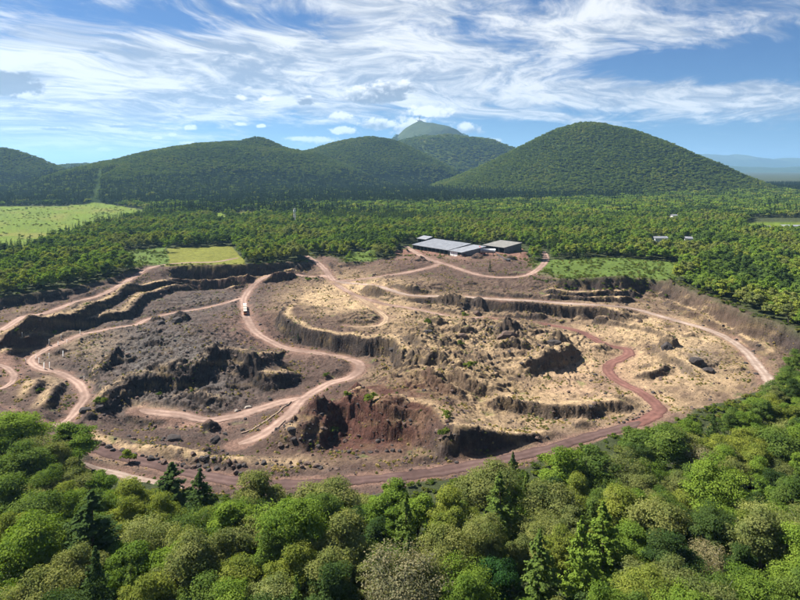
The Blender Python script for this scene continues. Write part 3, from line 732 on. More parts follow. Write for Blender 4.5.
# the trees one can pick out in the near wood: column and row of the crown's middle, kind, shape, colour, crown width in px
HERO = [(14,438,'b',6,'bright green',62),(70,442,'b',3,'bright green',46),(40,452,'b',4,'olive green',44),(97,478,'b',5,'bright green',34),(172,497,'c',1,'dark green',56),(200,505,'c',1,'dark green',40),
 (66,496,'b',7,'yellow green',34),(132,500,'b',0,'yellow green',44),(36,512,'b',2,'mid green',60),(92,545,'c',0,'dark green',72),(127,546,'b',5,'bright green',44),(28,552,'b',0,'bright green',62),
 (42,590,'b',2,'olive green',66),(182,532,'b',4,'pale olive',34),(190,565,'b',0,'olive green',60),(262,492,'b',1,'olive green',44),(325,492,'b',2,'olive green',66),(288,503,'b',5,'bright green',30),
 (388,495,'b',3,'bright green',48),(360,492,'b',4,'pale olive',36),(292,538,'b',6,'bright green',70),(345,543,'b',0,'olive green',56),(10,505,'b',0,'mid green',50),(230,570,'b',2,'yellow green',58),(268,585,'b',2,'pale olive',56),
 (402,582,'b',4,'silvery grey green',78),(418,500,'b',3,'bright green',40),(450,500,'b',0,'yellow green',44),(487,490,'b',6,'olive green',60),(550,497,'b',2,'olive green',60),(513,466,'c',1,'dark green',22),
 (445,545,'b',2,'olive green',58),(497,558,'b',5,'deep blue green',38),(500,520,'c',0,'mid green',44),(603,545,'c',1,'bright green',46),(540,578,'c',1,'mid green',48),(582,575,'c',0,'bright green',44),
 (562,470,'b',1,'bright green',46),(590,460,'b',3,'mid green',50),(625,470,'b',4,'olive green',44),(470,590,'b',0,'bright green',44),(640,590,'b',6,'yellow green',56),(660,520,'b',2,'olive green',60),
 (700,455,'b',4,'silvery grey green',34),(665,450,'b',0,'mid green',50),(780,445,'b',2,'mid green',56),(720,500,'b',6,'bright green',60),(760,540,'b',0,'olive green',56),(15,585,'b',5,'bright green',40),(330,590,'b',1,'dark green',50),
 (235,520,'b',3,'bright green',44),(150,590,'b',0,'yellow green',50),(95,597,'c',0,'dark green',40),(560,540,'b',1,'yellow green',34),(520,540,'b',7,'olive green',32),(640,440,'b',5,'mid green',36),(20,470,'b',1,'mid green',50)]
taken = []
for px, py, k, i, col, wpx in HERO:
    if 240 < px < 600 and py < 506: py += 8
    z = -8.0
    for it in range(8):
        hh = 11.0 if k == 'b' else 9.0
        p = at(px, py, z+hh); z = gz(*p)
    p = at(px, py, z+hh); pr = (NEAR_B if k == 'b' else NEAR_C)[i]
    wid = wpx/F*p[1]*(1.05 if k == 'b' else 1.25); sw = wid/pr[3]; s = float(np.clip(sw, .8, 1.12)) if wpx > 30 else .75*sw+.2
    put_tree('broadleaf' if k == 'b' else 'conifer', pr, p[0], p[1], col, s, sw, z=z); taken.append((p[0], p[1], wid/2))
# fill the rest of the near wood
cand = []
yy = 84.0
while yy < 330:
    xx = -yy*.84
    while xx < yy*.84:
        cand.append((xx+random.uniform(-2.6, 2.6), yy+random.uniform(-2.6, 2.6))); xx += 7.4
    yy += 6.9
CA = np.array(cand); g_ = ground(CA[:, 0], CA[:, 1]); keep = (g_[1] < -3.5) & (g_[4] > 2.5)
NC = fbm(CA[:, 0], CA[:, 1], 28, 3, 900)
# open ground is left between the wood's edge and the track along the pit
EDGE = [(-300,372),(-60,385),(0,402),(45,424),(85,440),(112,466),(150,480),(200,494),(250,484),(300,478),(400,484),(500,470),(560,448),(640,434),(680,414),(740,396),(770,374),(800,345),(1100,200)]
EX = [((a-400)/F) for a, b in EDGE]; EY = [b for a, b in EDGE]
for (x, y), ok, z, nn in zip(CA, keep, g_[0], NC):
    if not ok: continue
    if HZ+(H-z-13)*F/y < np.interp(x/y, EX, EY)+random.uniform(4, 14)+(6 if -.2 < x/y < .35 else 0): continue
    if any((x-a)**2+(y-b)**2 < (rr*.5+3.6)**2 for a, b, rr in taken): continue
    q = nn+random.uniform(-.45, .45)
    right = x/y > .25
    if random.random() < (.05 if right else .10): 
        put_tree('conifer', random.choice(NEAR_C), x, y, random.choice(['dark green', 'mid green']), random.uniform(.7, .95), z=z)
    else:
        col = 'olive green' if q > .28 else 'yellow green' if q > .1 else 'bright green' if q > -.12 else 'mid green' if q > -.35 else 'dark green'
        if random.random() < .05: col = 'pale olive'
        if random.random() < .012: col = 'silvery grey green'
        pr = NEAR_B[4] if 'grey' in col or 'pale' in col else random.choice(NEAR_B)
        put_tree('broadleaf', pr, x, y, col, random.uniform(.68, .98), random.uniform(.72, .98), z=z)
    taken.append((x, y, 4.5))
# only the three hundred that show largest stay things of their own; the others join one mass
def shown(t): return t['h']*t['w']/t['y']**2*(1 if abs(t['x']/t['y']) < .69 else .02)
bl_ = sorted([t for t in placed if t['kind'] == 'broadleaf'], key=shown, reverse=True)[290:]
for t in bl_:
    for ch in list(t['o'].children): bpy.data.objects.remove(ch)
    bpy.data.objects.remove(t['o']); placed.remove(t)
n_near = len(placed)

# woods beyond the pit: points, then the nearest become things of their own, the rest one mass
def scatter(y0, y1, sp, umax=.80):
    pts = []
    ys = np.arange(y0, y1, sp*.88)
    for i, y in enumerate(ys):
        xs = np.arange(-y*umax, y*umax, sp)+(sp/2 if i % 2 else 0)
        pts.append(np.stack([xs, np.full(len(xs), y)], 1))
    P = np.concatenate(pts); return P+rng.uniform(-.42, .42, P.shape)*sp
CLEAR = [P for k, P in MEADOWS]
YARD = [(405,244),(418,242),(440,241),(470,245),(500,246),(530,246),(532,262),(560,262),(520,290),(395,290),(395,250)]
BLD = [(752,217),(830,217),(830,234),(752,234)]
def wood_filter(P, gsd=-4):
    g = ground(P[:, 0], P[:, 1]); gp, gq = to_map(P[:, 0], P[:, 1], 0)
    ok = (g[1] < gsd) & (g[4] > 3)
    ok &= fbm(P[:, 0], P[:, 1], 38, 4, 1750) < .50
    for c in CLEAR+[YARD, BLD]: ok &= ~inside(gp, gq, c)
    ok &= ~((np.abs(gp-674) < 6) & (np.abs(gq-220.5) < 4)) & ~((np.abs(gp-660) < 10) & (np.abs(gq-246) < 5)) & ~((np.abs(gp-688) < 7) & (np.abs(gq-246) < 5)) & ~((np.abs(gp-294.5) < 1.6) & (np.abs(gq-228) < 5))
    return P[ok], g[0][ok], gp[ok], gq[ok]
A1, z1, p1, q1 = wood_filter(scatter(330, 1150, 7.4))
sel = A1[:, 1] > 322
def is_conifer(gp, gq, P):
    n = fbm(P[:, 0], P[:, 1], 85, 4, 950)
    c = np.zeros(len(P))
    c = np.maximum(c, np.where(inside(gp, gq, [(-100,262),(0,254),(40,247),(75,234),(115,221),(150,212),(215,206),(310,208),(300,216),(215,218),(170,220),(130,224),(95,232),(60,243),(10,259)]), .75, 0))
    c = np.maximum(c, np.where(inside(gp, gq, [(262,214),(330,213),(420,218),(440,224),(380,226),(300,221)]), .8, 0))
    c = np.maximum(c, np.where(gq < 206-np.clip((gp-420)/30, 0, 18)+n*3, .93, 0))
    c = np.maximum(c, np.where((gq < 240) & (n > .45), .5, 0))
    c = np.maximum(c, np.where(inside(gp, gq, [(485,246),(560,246),(560,258),(530,256),(490,254)]), .55, 0))
    c = np.maximum(c, np.where(fbm(P[:, 0], P[:, 1], 55, 3, 970) > .33, .55, .03))
    return rng.uniform(0, 1, len(P)) < c, n
con1, nn1 = is_conifer(p1, q1, A1)
frame = (p1 > -12) & (p1 < 812)
order_b = [i for i in np.argsort(A1[:, 1]) if frame[i] and not con1[i]]
order_c = [i for i in np.argsort(A1[:, 1]) if frame[i] and con1[i]]
nb0 = sum(1 for t in placed if t['kind'] == 'broadleaf'); nc0 = len(placed)-nb0
ind_b = order_b[:max(0, 296-nb0)]; ind_c = order_c[:130]
def bcolor(q): return 'olive green' if q > .35 else 'yellow green' if q > .12 else 'bright green' if q > -.1 else 'mid green' if q > -.38 else 'dark green'
for i in ind_b:
    put_tree('broadleaf', random.choice(MID_B), A1[i, 0], A1[i, 1], bcolor(nn1[i]+random.uniform(-.5, .4)), random.uniform(.72, 1.1), random.uniform(.8, 1.15), z=z1[i])
for i in ind_c:
    put_tree('conifer', random.choice(MID_C), A1[i, 0], A1[i, 1], 'dark green', random.uniform(.75, 1.1), z=z1[i])

# masses: geometry-node instances on points
def proto_collection(name, items):
    c = bpy.data.collections.new(name)
    for i, (me, col) in enumerate(items):
        
        if col is not None: me = me.copy(); me.materials[0] = leaf_mat(col)
        o = bpy.data.objects.new('%s_%03d' % (name, i), me); c.objects.link(o)
    return c
def instance_mass(name, P, Z, scl, idx, coll, label=None):
    n = len(P)
    me = bpy.data.meshes.new(name); me.vertices.add(n)
    me.vertices.foreach_set('co', np.stack([P[:, 0], P[:, 1], Z], 1).astype(np.float32).ravel())
    a = me.attributes.new('scl', 'FLOAT_VECTOR', 'POINT'); a.data.foreach_set('vector', np.asarray(scl, np.float32).ravel())
    rot = np.zeros((n, 3), np.float32); rot[:, 2] = rng.uniform(0, 6.28, n)
    a = me.attributes.new('rot', 'FLOAT_VECTOR', 'POINT'); a.data.foreach_set('vector', rot.ravel())
    a = me.attributes.new('idx', 'INT', 'POINT'); a.data.foreach_set('value', np.asarray(idx, np.int32))
    o = bpy.data.objects.new(name, me); COL.objects.link(o); tag(o, label=label, kind='stuff')
    ng = bpy.data.node_groups.new(name, 'GeometryNodeTree')
    ng.interface.new_socket(name='Geometry', in_out='INPUT', socket_type='NodeSocketGeometry')
    ng.interface.new_socket(name='Geometry', in_out='OUTPUT', socket_type='NodeSocketGeometry')
    gi = ng.nodes.new('NodeGroupInput'); go = ng.nodes.new('NodeGroupOutput')
    ip = ng.nodes.new('GeometryNodeInstanceOnPoints'); ci = ng.nodes.new('GeometryNodeCollectionInfo')
    ci.inputs['Collection'].default_value = coll; ci.inputs['Separate Children'].default_value = True; ci.inputs['Reset Children'].default_value = True
    ip.inputs['Pick Instance'].default_value = True
    def na(nm, ty):
        x = ng.nodes.new('GeometryNodeInputNamedAttribute'); x.data_type = ty; x.inputs[0].default_value = nm; return x.outputs[0]
    ng.links.new(gi.outputs[0], ip.inputs['Points']); ng.links.new(ci.outputs[0], ip.inputs['Instance'])
    ng.links.new(na('idx', 'INT'), ip.inputs['Instance Index']); ng.links.new(na('scl', 'FLOAT_VECTOR'), ip.inputs['Scale'])
    er = ng.nodes.new('FunctionNodeEulerToRotation'); ng.links.new(na('rot', 'FLOAT_VECTOR'), er.inputs[0]); ng.links.new(er.outputs[0], ip.inputs['Rotation'])
    ng.links.new(ip.outputs[0], go.inputs[0])
    md = o.modifiers.new('scatter', 'NODES'); md.node_group = ng
    return o
BC = [tuple(q*1.18 for q in GREENS[k]) for k in ('dark green', 'mid green', 'bright green', 'yellow green', 'olive green')]
def pick_b(n):      # colour index by patch noise
    q = n*1.2+rng.uniform(-.3, .3, len(n)); return np.digitize(q, [-.38, -.1, .12, .38])
near_keys = {}; near_items = []; ii = []
for t in bl_:
    kk = (id(t['pr']), t['col'])
    if kk not in near_keys: near_keys[kk] = len(near_items); near_items.append((t['pr'][0], GREENS[t['col']]))
    ii.append(near_keys[kk])
instance_mass('near_wood', np.array([(t['x'], t['y']) for t in bl_]), np.array([t['z'] for t in bl_]), np.array([(t['sw'], t['sw'], t['s']) for t in bl_]), ii, proto_collection('near_tree', near_items))
# mid protos 5 colours x 4 shapes, conifers 2
mid_items = [(MID_B[s][0], BC[c]) for c in range(5) for s in range(4)]+[(MID_C[s][0], GREENS['dark green']) for s in range(2)]
mid_coll = proto_collection('mid_tree', mid_items)
rest = np.ones(len(A1), bool); rest[ind_b] = False; rest[ind_c] = False
P_, Z_, C_, N_ = A1[rest], z1[rest], con1[rest], nn1[rest]
idx = np.where(C_, 20+rng.integers(0, 2, len(P_)), pick_b(N_)*4+rng.integers(0, 4, len(P_)))
s = rng.uniform(.62, 1.12, len(P_))*(1+.28*fbm(P_[:, 0], P_[:, 1], 45, 3, 1700)); scl = np.stack([s*rng.uniform(.78, 1.05, len(P_))]*2+[s*1.05], 1)
instance_mass('forest', P_, Z_-.2, scl, idx, mid_coll)
# far protos
FAR_B = []
for i in range(3):
    V, Fc, T, tr = broadleaf(210+i, 14, 11, 420, 1.15, 14, 'round'); FAR_B.append(crown_mesh('crown', V, Fc, T))
FAR_C = []
for i in range(2):
    V, Fc, T, tr = conifer(230+i, 19, 8, 9, 6, 5, 1.0, .05); FAR_C.append(crown_mesh('crown', V, Fc, T))
HC = [(.08,.12,.035), (.10,.15,.04), (.125,.18,.042), (.155,.20,.045), (.165,.195,.055)]
far_items = [(FAR_B[s], BC[c]) for c in range(5) for s in range(3)]+[(FAR_C[s], (.024,.044,.022)) for s in range(2)]+[(FAR_B[s], HC[c]) for c in range(5) for s in range(3)]
far_coll = proto_collection('far_tree', far_items)
A2 = scatter(1150, 3300, 12.5, .76); gp, gq = to_map(A2[:, 0], A2[:, 1], 0)
ok = np.ones(len(A2), bool)
for c in CLEAR: ok &= ~inside(gp, gq, c)
A2 = A2[ok]; gp = gp[ok]; gq = gq[ok]; hz2 = hills_z(A2[:, 0], A2[:, 1]); ok = hz2 < 12; A2 = A2[ok]; gp = gp[ok]; gq = gq[ok]; hz2 = hz2[ok]
con2, nn2 = is_conifer(gp, gq, A2)
idx = np.where(con2, 15+rng.integers(0, 2, len(A2)), pick_b(nn2-.15)*3+rng.integers(0, 3, len(A2)))
s = rng.uniform(.8, 1.3, len(A2)); scl = np.stack([s*1.15]*2+[s], 1)
instance_mass('far_forest', A2, hz2-.2, scl, idx, far_coll)
# on the hills
allp = []; alls = []; alli = []; allz = []
for j, (k, hd) in enumerate(HILLS.items()):
    if k == 'dome': sp, top = 30, 430
    elif k in ('low', 'front'): sp, top = 20, 1e9
    else: sp, top = 10, 1e9
    R = max(hd['L'][0][-1], hd['R'][0][-1])
    gx = np.arange(-R, R, sp); gx, gy = np.meshgrid(gx, np.arange(-R, R*.12, sp*.9)); P = np.stack([gx.ravel()+hd['c'][0], gy.ravel()+hd['c'][1]], 1); P += rng.uniform(-.45, .45, P.shape)*sp
    z = one_hill(hd, P[:, 0], P[:, 1], 700+j*9); za = hills_z(P[:, 0], P[:, 1])
    n = fbm(P[:, 0], P[:, 1], 200, 4, 980)
    ok = (z > 6) & (z >= za-1) & (np.abs(P[:, 0]) < P[:, 1]*.78) & (z+n*120 < top)
    if k == 'front': ok &= (z < 330+n*80)
    gpx, gqx = to_map(P[:, 0], P[:, 1], 0); 
    for c in CLEAR[8:9]: ok &= ~inside(gpx, gqx, c)
    P = P[ok]; z = z[ok]; n = n[ok]
    q = n*.9+rng.uniform(-.4, .4, len(P))
    # spruce on the lower skirts
    skirt = (z < 75+n*60) & (rng.uniform(0, 1, len(P)) < .8) & (k != 'great')
    ii = np.where(skirt, 15+rng.integers(0, 2, len(P)), 17+np.digitize(q, [-.35, -.05, .25, .5])*3+rng.integers(0, 3, len(P)))
    s = rng.uniform(.65, 1.25, len(P))*(sp/12.0)*(1+.25*fbm(P[:, 0], P[:, 1], 70, 3, 1800))
    allp.append(P); allz.append(z-4.5); alls.append(np.stack([s*1.25, s*1.25, s*(.85 if sp < 18 else .7)], 1)); alli.append(ii)
instance_mass('hill_forest', np.concatenate(allp), np.concatenate(allz), np.concatenate(alls), np.concatenate(alli), far_coll)
print('INST', len(P_), len(A2), sum(map(len, allp)), 'near', n_near, 'b', nb0, 'c', nc0)
# ------------------------------------------------------------------ rocks and boulders
def rock_mesh(seed, mats):
    r = np.random.default_rng(seed)
    import bmesh
    bm = bmesh.new(); bmesh.ops.create_icosphere(bm, subdivisions=3, radius=.5)
    pl = [(Vector(r.normal(0, 1, 3)).normalized(), r.uniform(.28, .42)) for _ in range(9)]
    sx = Vector(r.uniform(.8, 1.25, 3))
    for v in bm.verts:
        for n, d in pl:
            k = v.co.dot(n)
            if k > d: v.co -= n*(k-d)*.9
        from mathutils import noise as mn
        v.co *= 1+.16*mn.fractal(v.co*4+Vector((seed*3.1, 0, 0)), 1.0, 2.0, 3)
        v.co = Vector((v.co.x*sx.x*1.15, v.co.y*sx.y*1.15, v.co.z*sx.z*.95+.28))
    me = bpy.data.meshes.new('boulder'); bm.to_mesh(me); bm.free()
    for m in mats: me.materials.append(m)
    return me
DK = mat('dark_lava', (.05,.042,.04), .95, .5, 1.5, .8); BR = mat('brown_lava', (.11,.075,.06), .95, .4, 1.5, .8); PL = mat('pale_stone', (.36,.31,.26), .9, .3, 2, .6)
ROCKS = [rock_mesh(i, [DK]) for i in range(5)]+[rock_mesh(10+i, [BR]) for i in range(4)]
PALE = [rock_mesh(20+i, [PL]) for i in range(2)]
ONES = 'one two three four five six seven eight nine ten eleven twelve thirteen fourteen fifteen sixteen seventeen eighteen nineteen'.split()
ORDS = 'first second third fourth fifth sixth seventh eighth ninth tenth eleventh twelfth thirteenth fourteenth fifteenth sixteenth seventeenth eighteenth nineteenth'.split()
def number(n, order=False):
    if n < 20: return (ORDS if order else ONES)[n-1]
    t = ['twenty', 'thirty', 'forty', 'fifty'][n//10-2]; u = n % 10
    if u == 0: return t[:-1]+'ieth' if order else t
    return t+'-'+(ORDS if order else ONES)[u-1]
ROWS = [([(90,441),(110,448),(135,455),(165,463),(200,470)], 1.9, 2.6, 'dark boulder in the left row edging the near track', 'boulders edging the near track on the left'),
        ([(200,465),(225,471),(262,478)], 2.2, 2.8, 'dark boulder in the middle row lining the near track', 'boulders lining the middle of the near track'),
        ([(198,458),(240,462),(290,464),(330,468)], 1.7, 3.3, 'dark boulder in the jumbled row above the near track', 'boulders in the jumbled row above the near track'),
        ([(280,445),(320,449),(360,452),(402,452)], 1.7, 2.9, 'dark boulder in the row below the red cliff', 'boulders at the foot of the red cliff'),
        ([(620,423),(635,419),(648,411)], 1.1, 2.2, 'small stone edging the bend of the red road', 'stones edging the bend of the red road')]
def thing_mesh(name, me, x, y, z, s, label, cat, group=None, rot=None):
    o = bpy.data.objects.new(name, me); COL.objects.link(o); o.location = (x, y, z); o.scale = s if isinstance(s, tuple) else (s, s, s)
    o.rotation_euler = rot or (random.uniform(-.2, .2), random.uniform(-.2, .2), random.uniform(0, 6.28))
    return tag(o, label, cat, group)
for pts, size, gap, lab, grp in ROWS:
    L = smooth_line([np.array(solve(a, b)[:2]) for a, b in pts], 10); sl = np.concatenate([[0], np.cumsum(np.hypot(*np.diff(L, axis=0).T))])
    s_ = np.arange(0, sl[-1], gap); X = np.interp(s_, sl, L[:, 0]); Y = np.interp(s_, sl, L[:, 1])
    X = X+rng.normal(0, .5, len(X)); Y = Y+rng.normal(0, .9, len(Y)); Zs = ground(X, Y)[0]
    ux = np.argsort(np.argsort(X/Y)); nn = len(X)
    for x, y, z, k in zip(X, Y, Zs, ux):
        s = size*random.uniform(.65, 1.3)
        pos = 'leftmost' if k == 0 else 'rightmost' if k == nn-1 else number(k+1, True)+' from left' if k < nn/2 else number(nn-k, True)+' from right'
        thing_mesh('boulder', random.choice(ROCKS), x, y, z-.12*s, (s*random.uniform(.9, 1.3), s, s*random.uniform(.8, 1.1)), lab+', '+pos, 'boulder', grp)
for px, py, s, pal, lab in [(236,411,2.6,1,'pale grey block lying on the small pit floor'),(248,408,3.6,1,'larger pale grey block right of the small pit floor'),
                            (216,441,4.6,0,'big dark rock alone below the small pit floor, beside the serpentine road'),(86,411,5,0,'dark rock standing on the inner bend of the left loop road'),
                            (292,430,3.4,0,'dark block at the left foot of the red cliff'),(175,440,6,0,'large black block beneath the small pit wall'),(100,408,5,0,'black rock right of the left loop road bend'),
                            (393,350,4.5,0,'dark block below the tip of the pale plateau'),(697,362,7,0,'tall dark rock fin in the pale right part of the pit'),(708,372,6,0,'squat dark rock just right of the tall rock fin'),
                            (176,322,8,0,'black lava block beside the upper left road'),(160,325,6,0,'smaller black lava block left of the big one on the upper left road'),
                            (509,338,12,2,'huge brown boulder in the middle of the right pit'),(477,313,7,2,'brown boulder beside the fork of the red road'),(554,345,9,0,'dark boulder with a sharp top, right of the huge brown boulder'),
                            (668,349,8,0,'dark pointed rock inside the loop of the red road'),(463,338,8,2,'brown rock left of the huge brown boulder'),(428,333,6,0,'dark rock on the slope right of the pale plateau'),
                            (492,328,5,0,'small dark rock above the huge brown boulder'),(430,352,5,0,'dark rock low on the slope right of the pale plateau'),(640,322,4,2,'brown rock between the rim road and the red road')]:
    x, y, z = solve(px, py); me = random.choice(PALE if pal == 1 else ROCKS[5:] if pal == 2 else ROCKS[:5])
    s *= .8
    if pal == 1: s_ = (s, s, s*.7)
    else: s_ = (s*1.15, s*.9, s*.95)
    thing_mesh('boulder', me, x, y, z-.15*s, s_, lab, 'boulder', None, (0, 0, random.uniform(-.6, .6)))
# loose stones past counting, and dry tufts and weeds
def pit_points(n, fn):
    y = rng.uniform(190, 620, n*4); x = rng.uniform(-.95, .8, n*4)*np.minimum(y, 420)
    g = ground(x, y); mp, mq = to_map(x, y, -18); w = fn(x, y, mp, mq, g)
    k = (g[1] > 1) & (g[4] > .3) & (rng.uniform(0, 1, len(x)) < w); k = np.nonzero(k)[0][:n]
    return np.stack([x[k], y[k]], 1), g[0][k]
P, Z = pit_points(11000, lambda x, y, mp, mq, g: np.clip(.05+sst(.0, .5, fbm(x, y, 14, 4, 1200))*1.2+g[3]*.35+g[2]*.5, 0, 1))
s = .35+rng.pareto(3.2, len(P))*.55; s = np.minimum(s, 1.9); P = P.astype(float)
rock_coll = proto_collection('stone', [(m_, None) for m_ in ROCKS])
instance_mass('loose_rocks', P, Z-.1*s, np.stack([s*1.2, s, s*.85], 1), rng.integers(0, len(ROCKS), len(P)), rock_coll)
def tuft(seed, n, ls, h):
    r = np.random.default_rng(seed); d = r.normal(0, 1, (n, 3)); d[:, 2] = np.abs(d[:, 2]); d /= np.linalg.norm(d, axis=1)[:, None]
    p = d*r.uniform(.5, 1, n)[:, None]*np.array([.5, .5, h]); V, Fc = leaf_quads(p, d, ls, r); return crown_mesh('tuft', V, Fc, r.uniform(0, 1, n))
TUFT = [tuft(1, 60, .12, .5), tuft(2, 60, .12, .35)]
tuft_coll = proto_collection('tuft', [(TUFT[i % 2], c) for i, c in enumerate([(.30,.24,.11), (.22,.18,.08), (.13,.13,.04), (.07,.11,.025), (.33,.27,.15), (.09,.13,.03)])])
P, Z = pit_points(22000, lambda x, y, mp, mq, g: sst(-.05, .45, fbm(x, y, 17, 4, 1300))*(.9-.6*np.exp(-((mp-165)/80)**2-((mq-365)/42)**2))*(1-g[2]*.6))
s = rng.uniform(.5, 1.7, len(P)); pn = fbm(P[:, 0], P[:, 1], 25, 3, 1350)
instance_mass('dry_tufts', P, Z-.05, np.stack([s, s, s], 1), np.where(pn+rng.normal(0, .3, len(P)) > .22, rng.choice([2, 3, 5], len(P)), rng.choice([0, 1, 4, 2], len(P))), tuft_coll)
# bracken and brambles on the green banks
BUSH = []
for i in range(3):
    V, Fc, T, tr = broadleaf(310+i, 2.6, 3.4, 700, .22, 12, 'round'); V = V*np.array([1, 1, 1])-np.array([0, 0, .5]); BUSH.append(crown_mesh('bush', V, Fc, T))
bush_coll = proto_collection('shrub', [(BUSH[i % 3], c) for i, c in enumerate([(.09,.13,.025), (.12,.155,.03), (.07,.10,.022), (.14,.145,.045), (.08,.12,.025), (.10,.12,.03)])])
B = scatter(300, 760, 3.0, .80); gb = ground(B[:, 0], B[:, 1]); bp, bq = to_map(B[:, 0], B[:, 1], 0)
k = np.zeros(len(B), bool)
for c in [P_ for nm_, P_ in MEADOWS if nm_ == 'slope']: k |= inside(bp, bq, c)
edge = (gb[1] > -11) & (gb[1] < 0) & (rng.uniform(0, 1, len(B)) < .33)
yardside = inside(bp, bq, [(385,262),(400,240),(535,238),(535,268),(515,268),(510,250),(480,252),(440,262)]) & (rng.uniform(0, 1, len(B)) < .10)
k = (k & (rng.uniform(0, 1, len(B)) < .12+.35*(fbm(B[:, 0], B[:, 1], 22, 3, 1600) > .15))) | edge | yardside
k &= gb[4] > 2; B = B[k]; zb = gb[0][k]
B2 = scatter(150, 330, 3.4, .84); g2 = ground(B2[:, 0], B2[:, 1]); k2 = (g2[1] < -1) & (g2[4] > 1.5) & (rng.uniform(0, 1, len(B2)) < .8); B2 = B2[k2]; z2 = g2[0][k2]
B = np.concatenate([B, B2]); zb = np.concatenate([zb, z2]); s = rng.uniform(.45, 1.25, len(B))
instance_mass('undergrowth', B, zb-.15, np.stack([s, s, s*.8], 1), rng.integers(0, 6, len(B)), bush_coll)
# tussocks and low scrub dotted over the pasture
B = scatter(760, 1500, 9, .8); bp, bq = to_map(B[:, 0], B[:, 1], 0); k = inside(bp, bq, MEADOWS[0][1]) & (fbm(B[:, 0], B[:, 1], 60, 4, 1400)+rng.normal(0, .25, len(B)) > .35); B = B[k]
s = rng.uniform(.5, 1.3, len(B)); instance_mass('pasture_scrub', B, s*0, np.stack([s*1.3, s*1.3, s], 1), rng.integers(0, 6, len(B)), bush_coll)
# single green bushes inside the pit
bush_tr = MB().tube([(0, 0, -.3), (.05, 0, .9)], [.08, .03], 5).mesh('stem', [M['bark']])
bi = 0
for px, py, s, lab in [(55,327,1.3,'light green bush on the left terraces'),(77,318,1.1,'left of two green bushes on the upper left terrace'),(87,318,1.2,'right of two green bushes on the upper left terrace'),(17,332,1,'green bush at the far left end of the terraces'),
    (308,281,1.8,'bright green bush above the pale plateau beside the rim road'),(316,281,1.5,'smaller bright green bush right of the one above the pale plateau'),(465,318,1.9,'green bush beside the fork of the red road'),(429,324,1.8,'green bush on the slope left of the red road fork'),
    (470,368,1.8,'green bush in a hollow between the brown mounds'),(461,346,1.5,'green bush below the brown rock left of the huge boulder'),(372,413,1.9,'bright green bush on top of the red cliff face'),(334,433,1.5,'green bush at the foot of the red cliff'),
    (347,400,1.3,'green bush high on the red cliff shoulder'),(327,377,1.2,'green bush inside the hairpin of the serpentine road'),(446,418,1.6,'upper green bush on the slope right of the red cliff'),(444,438,1.7,'lower green bush on the slope right of the red cliff'),
    (100,406,1.9,'green bush beside the dark rock near the left loop road'),(40,393,1.3,'green bush between the loops at the left edge'),(129,462,2.0,'round dark green bush on the verge between the two near tracks'),(158,396,1,'small green bush on the dark lava slope')]:
    x, y, z = solve(px, py); o = empty('bush', (x, y, z-.05), random.uniform(0, 6), (s, s, s*1.05))
    q = bpy.data.objects.new('foliage', BUSH[bi % 3]); COL.objects.link(q); q.parent = o; q.material_slots[0].link = 'OBJECT'; q.material_slots[0].material = leaf_mat([(.12,.16,.03), (.085,.12,.025)][bi % 2])
    q = bpy.data.objects.new('stem', bush_tr); COL.objects.link(q); q.parent = o; tag(o, lab, 'bush'); bi += 1
V, Fc, T, tr = conifer(400, 6, 2.2, 14, 7, 12, .16, .03); SMC = crown_mesh('crown', V, Fc, T); SMT = tr.mesh('trunk', [M['bark']])
for px, py, s, lab in [(298,343,.9,'thin dark young conifer alone beside the serpentine road'),(490,271,1.9,'dark narrow conifer standing alone in the quarry yard'),(548,377,.7,'small dark conifer on the crescent mound')]:
    x, y, z = solve(px, py); o = empty('conifer_tree', (x, y, z), 1.0, (s, s, s)); tag(o, lab, 'conifer')
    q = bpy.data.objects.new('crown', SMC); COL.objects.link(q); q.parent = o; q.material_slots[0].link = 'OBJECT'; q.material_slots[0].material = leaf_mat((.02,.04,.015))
    q = bpy.data.objects.new('trunk', SMT); COL.objects.link(q); q.parent = o

# ------------------------------------------------------------------ quarry buildings
def corr_mat(name, col, rough=.45, metal=.3):
    m = bpy.data.materials.new(name); m.use_nodes = True; nt = m.node_tree; g = G(nt); b = nt.nodes['Principled BSDF']
    tc = g.n('ShaderNodeTexCoord'); v = tc.outputs['Object']; sx = g.n('ShaderNodeSeparateXYZ'); g.put(sx.inputs[0], v)
    w = g.m('SINE', g.m('MULTIPLY', sx.outputs[0], 6.0)); pan = g.m('FRACT', g.m('MULTIPLY', sx.outputs[0], .1667)); 
    n = g.noise(v, .25, 5, .6); n2 = g.noise(v, 2.2, 4, .6)
    k = g.m('MULTIPLY', g.ss(n, .3, .7, .72, 1.2, 'LINEAR'), g.ss(n2, .3, .7, .9, 1.08, 'LINEAR')); k = g.m('MULTIPLY', k, g.ss(pan, .0, .06, .72, 1.0))
    g.put(b.inputs['Base Color'], g.mix(1.0, (*col, 1), g.comb(k, k, k), 'MULTIPLY')); b.inputs['Roughness'].default_value = rough; b.inputs['Metallic'].default_value = metal
    bp = g.n('ShaderNodeBump'); bp.inputs['Strength'].default_value = .5; bp.inputs['Distance'].default_value = .1; g.put(bp.inputs['Height'], w); nt.links.new(bp.outputs[0], b.inputs['Normal'])
    return m
ROOF = corr_mat('grey_sheet_roof', (.25,.255,.27)); ROOF2 = corr_mat('pale_sheet_roof', (.30,.305,.32)); ROOFD = corr_mat('weathered_roof', (.19,.18,.16), .7, .1)
WALLG = corr_mat('grey_sheet_wall', (.15,.15,.155), .7, .1); WALLW = mat('white_wall', (.72,.71,.68), .7, .08, .6); DARK = mat('dark_opening', (.02,.02,.022), .8, .3, 1); STEEL = mat('steel', (.20,.21,.22), .5, .2, 2, 0, .6)
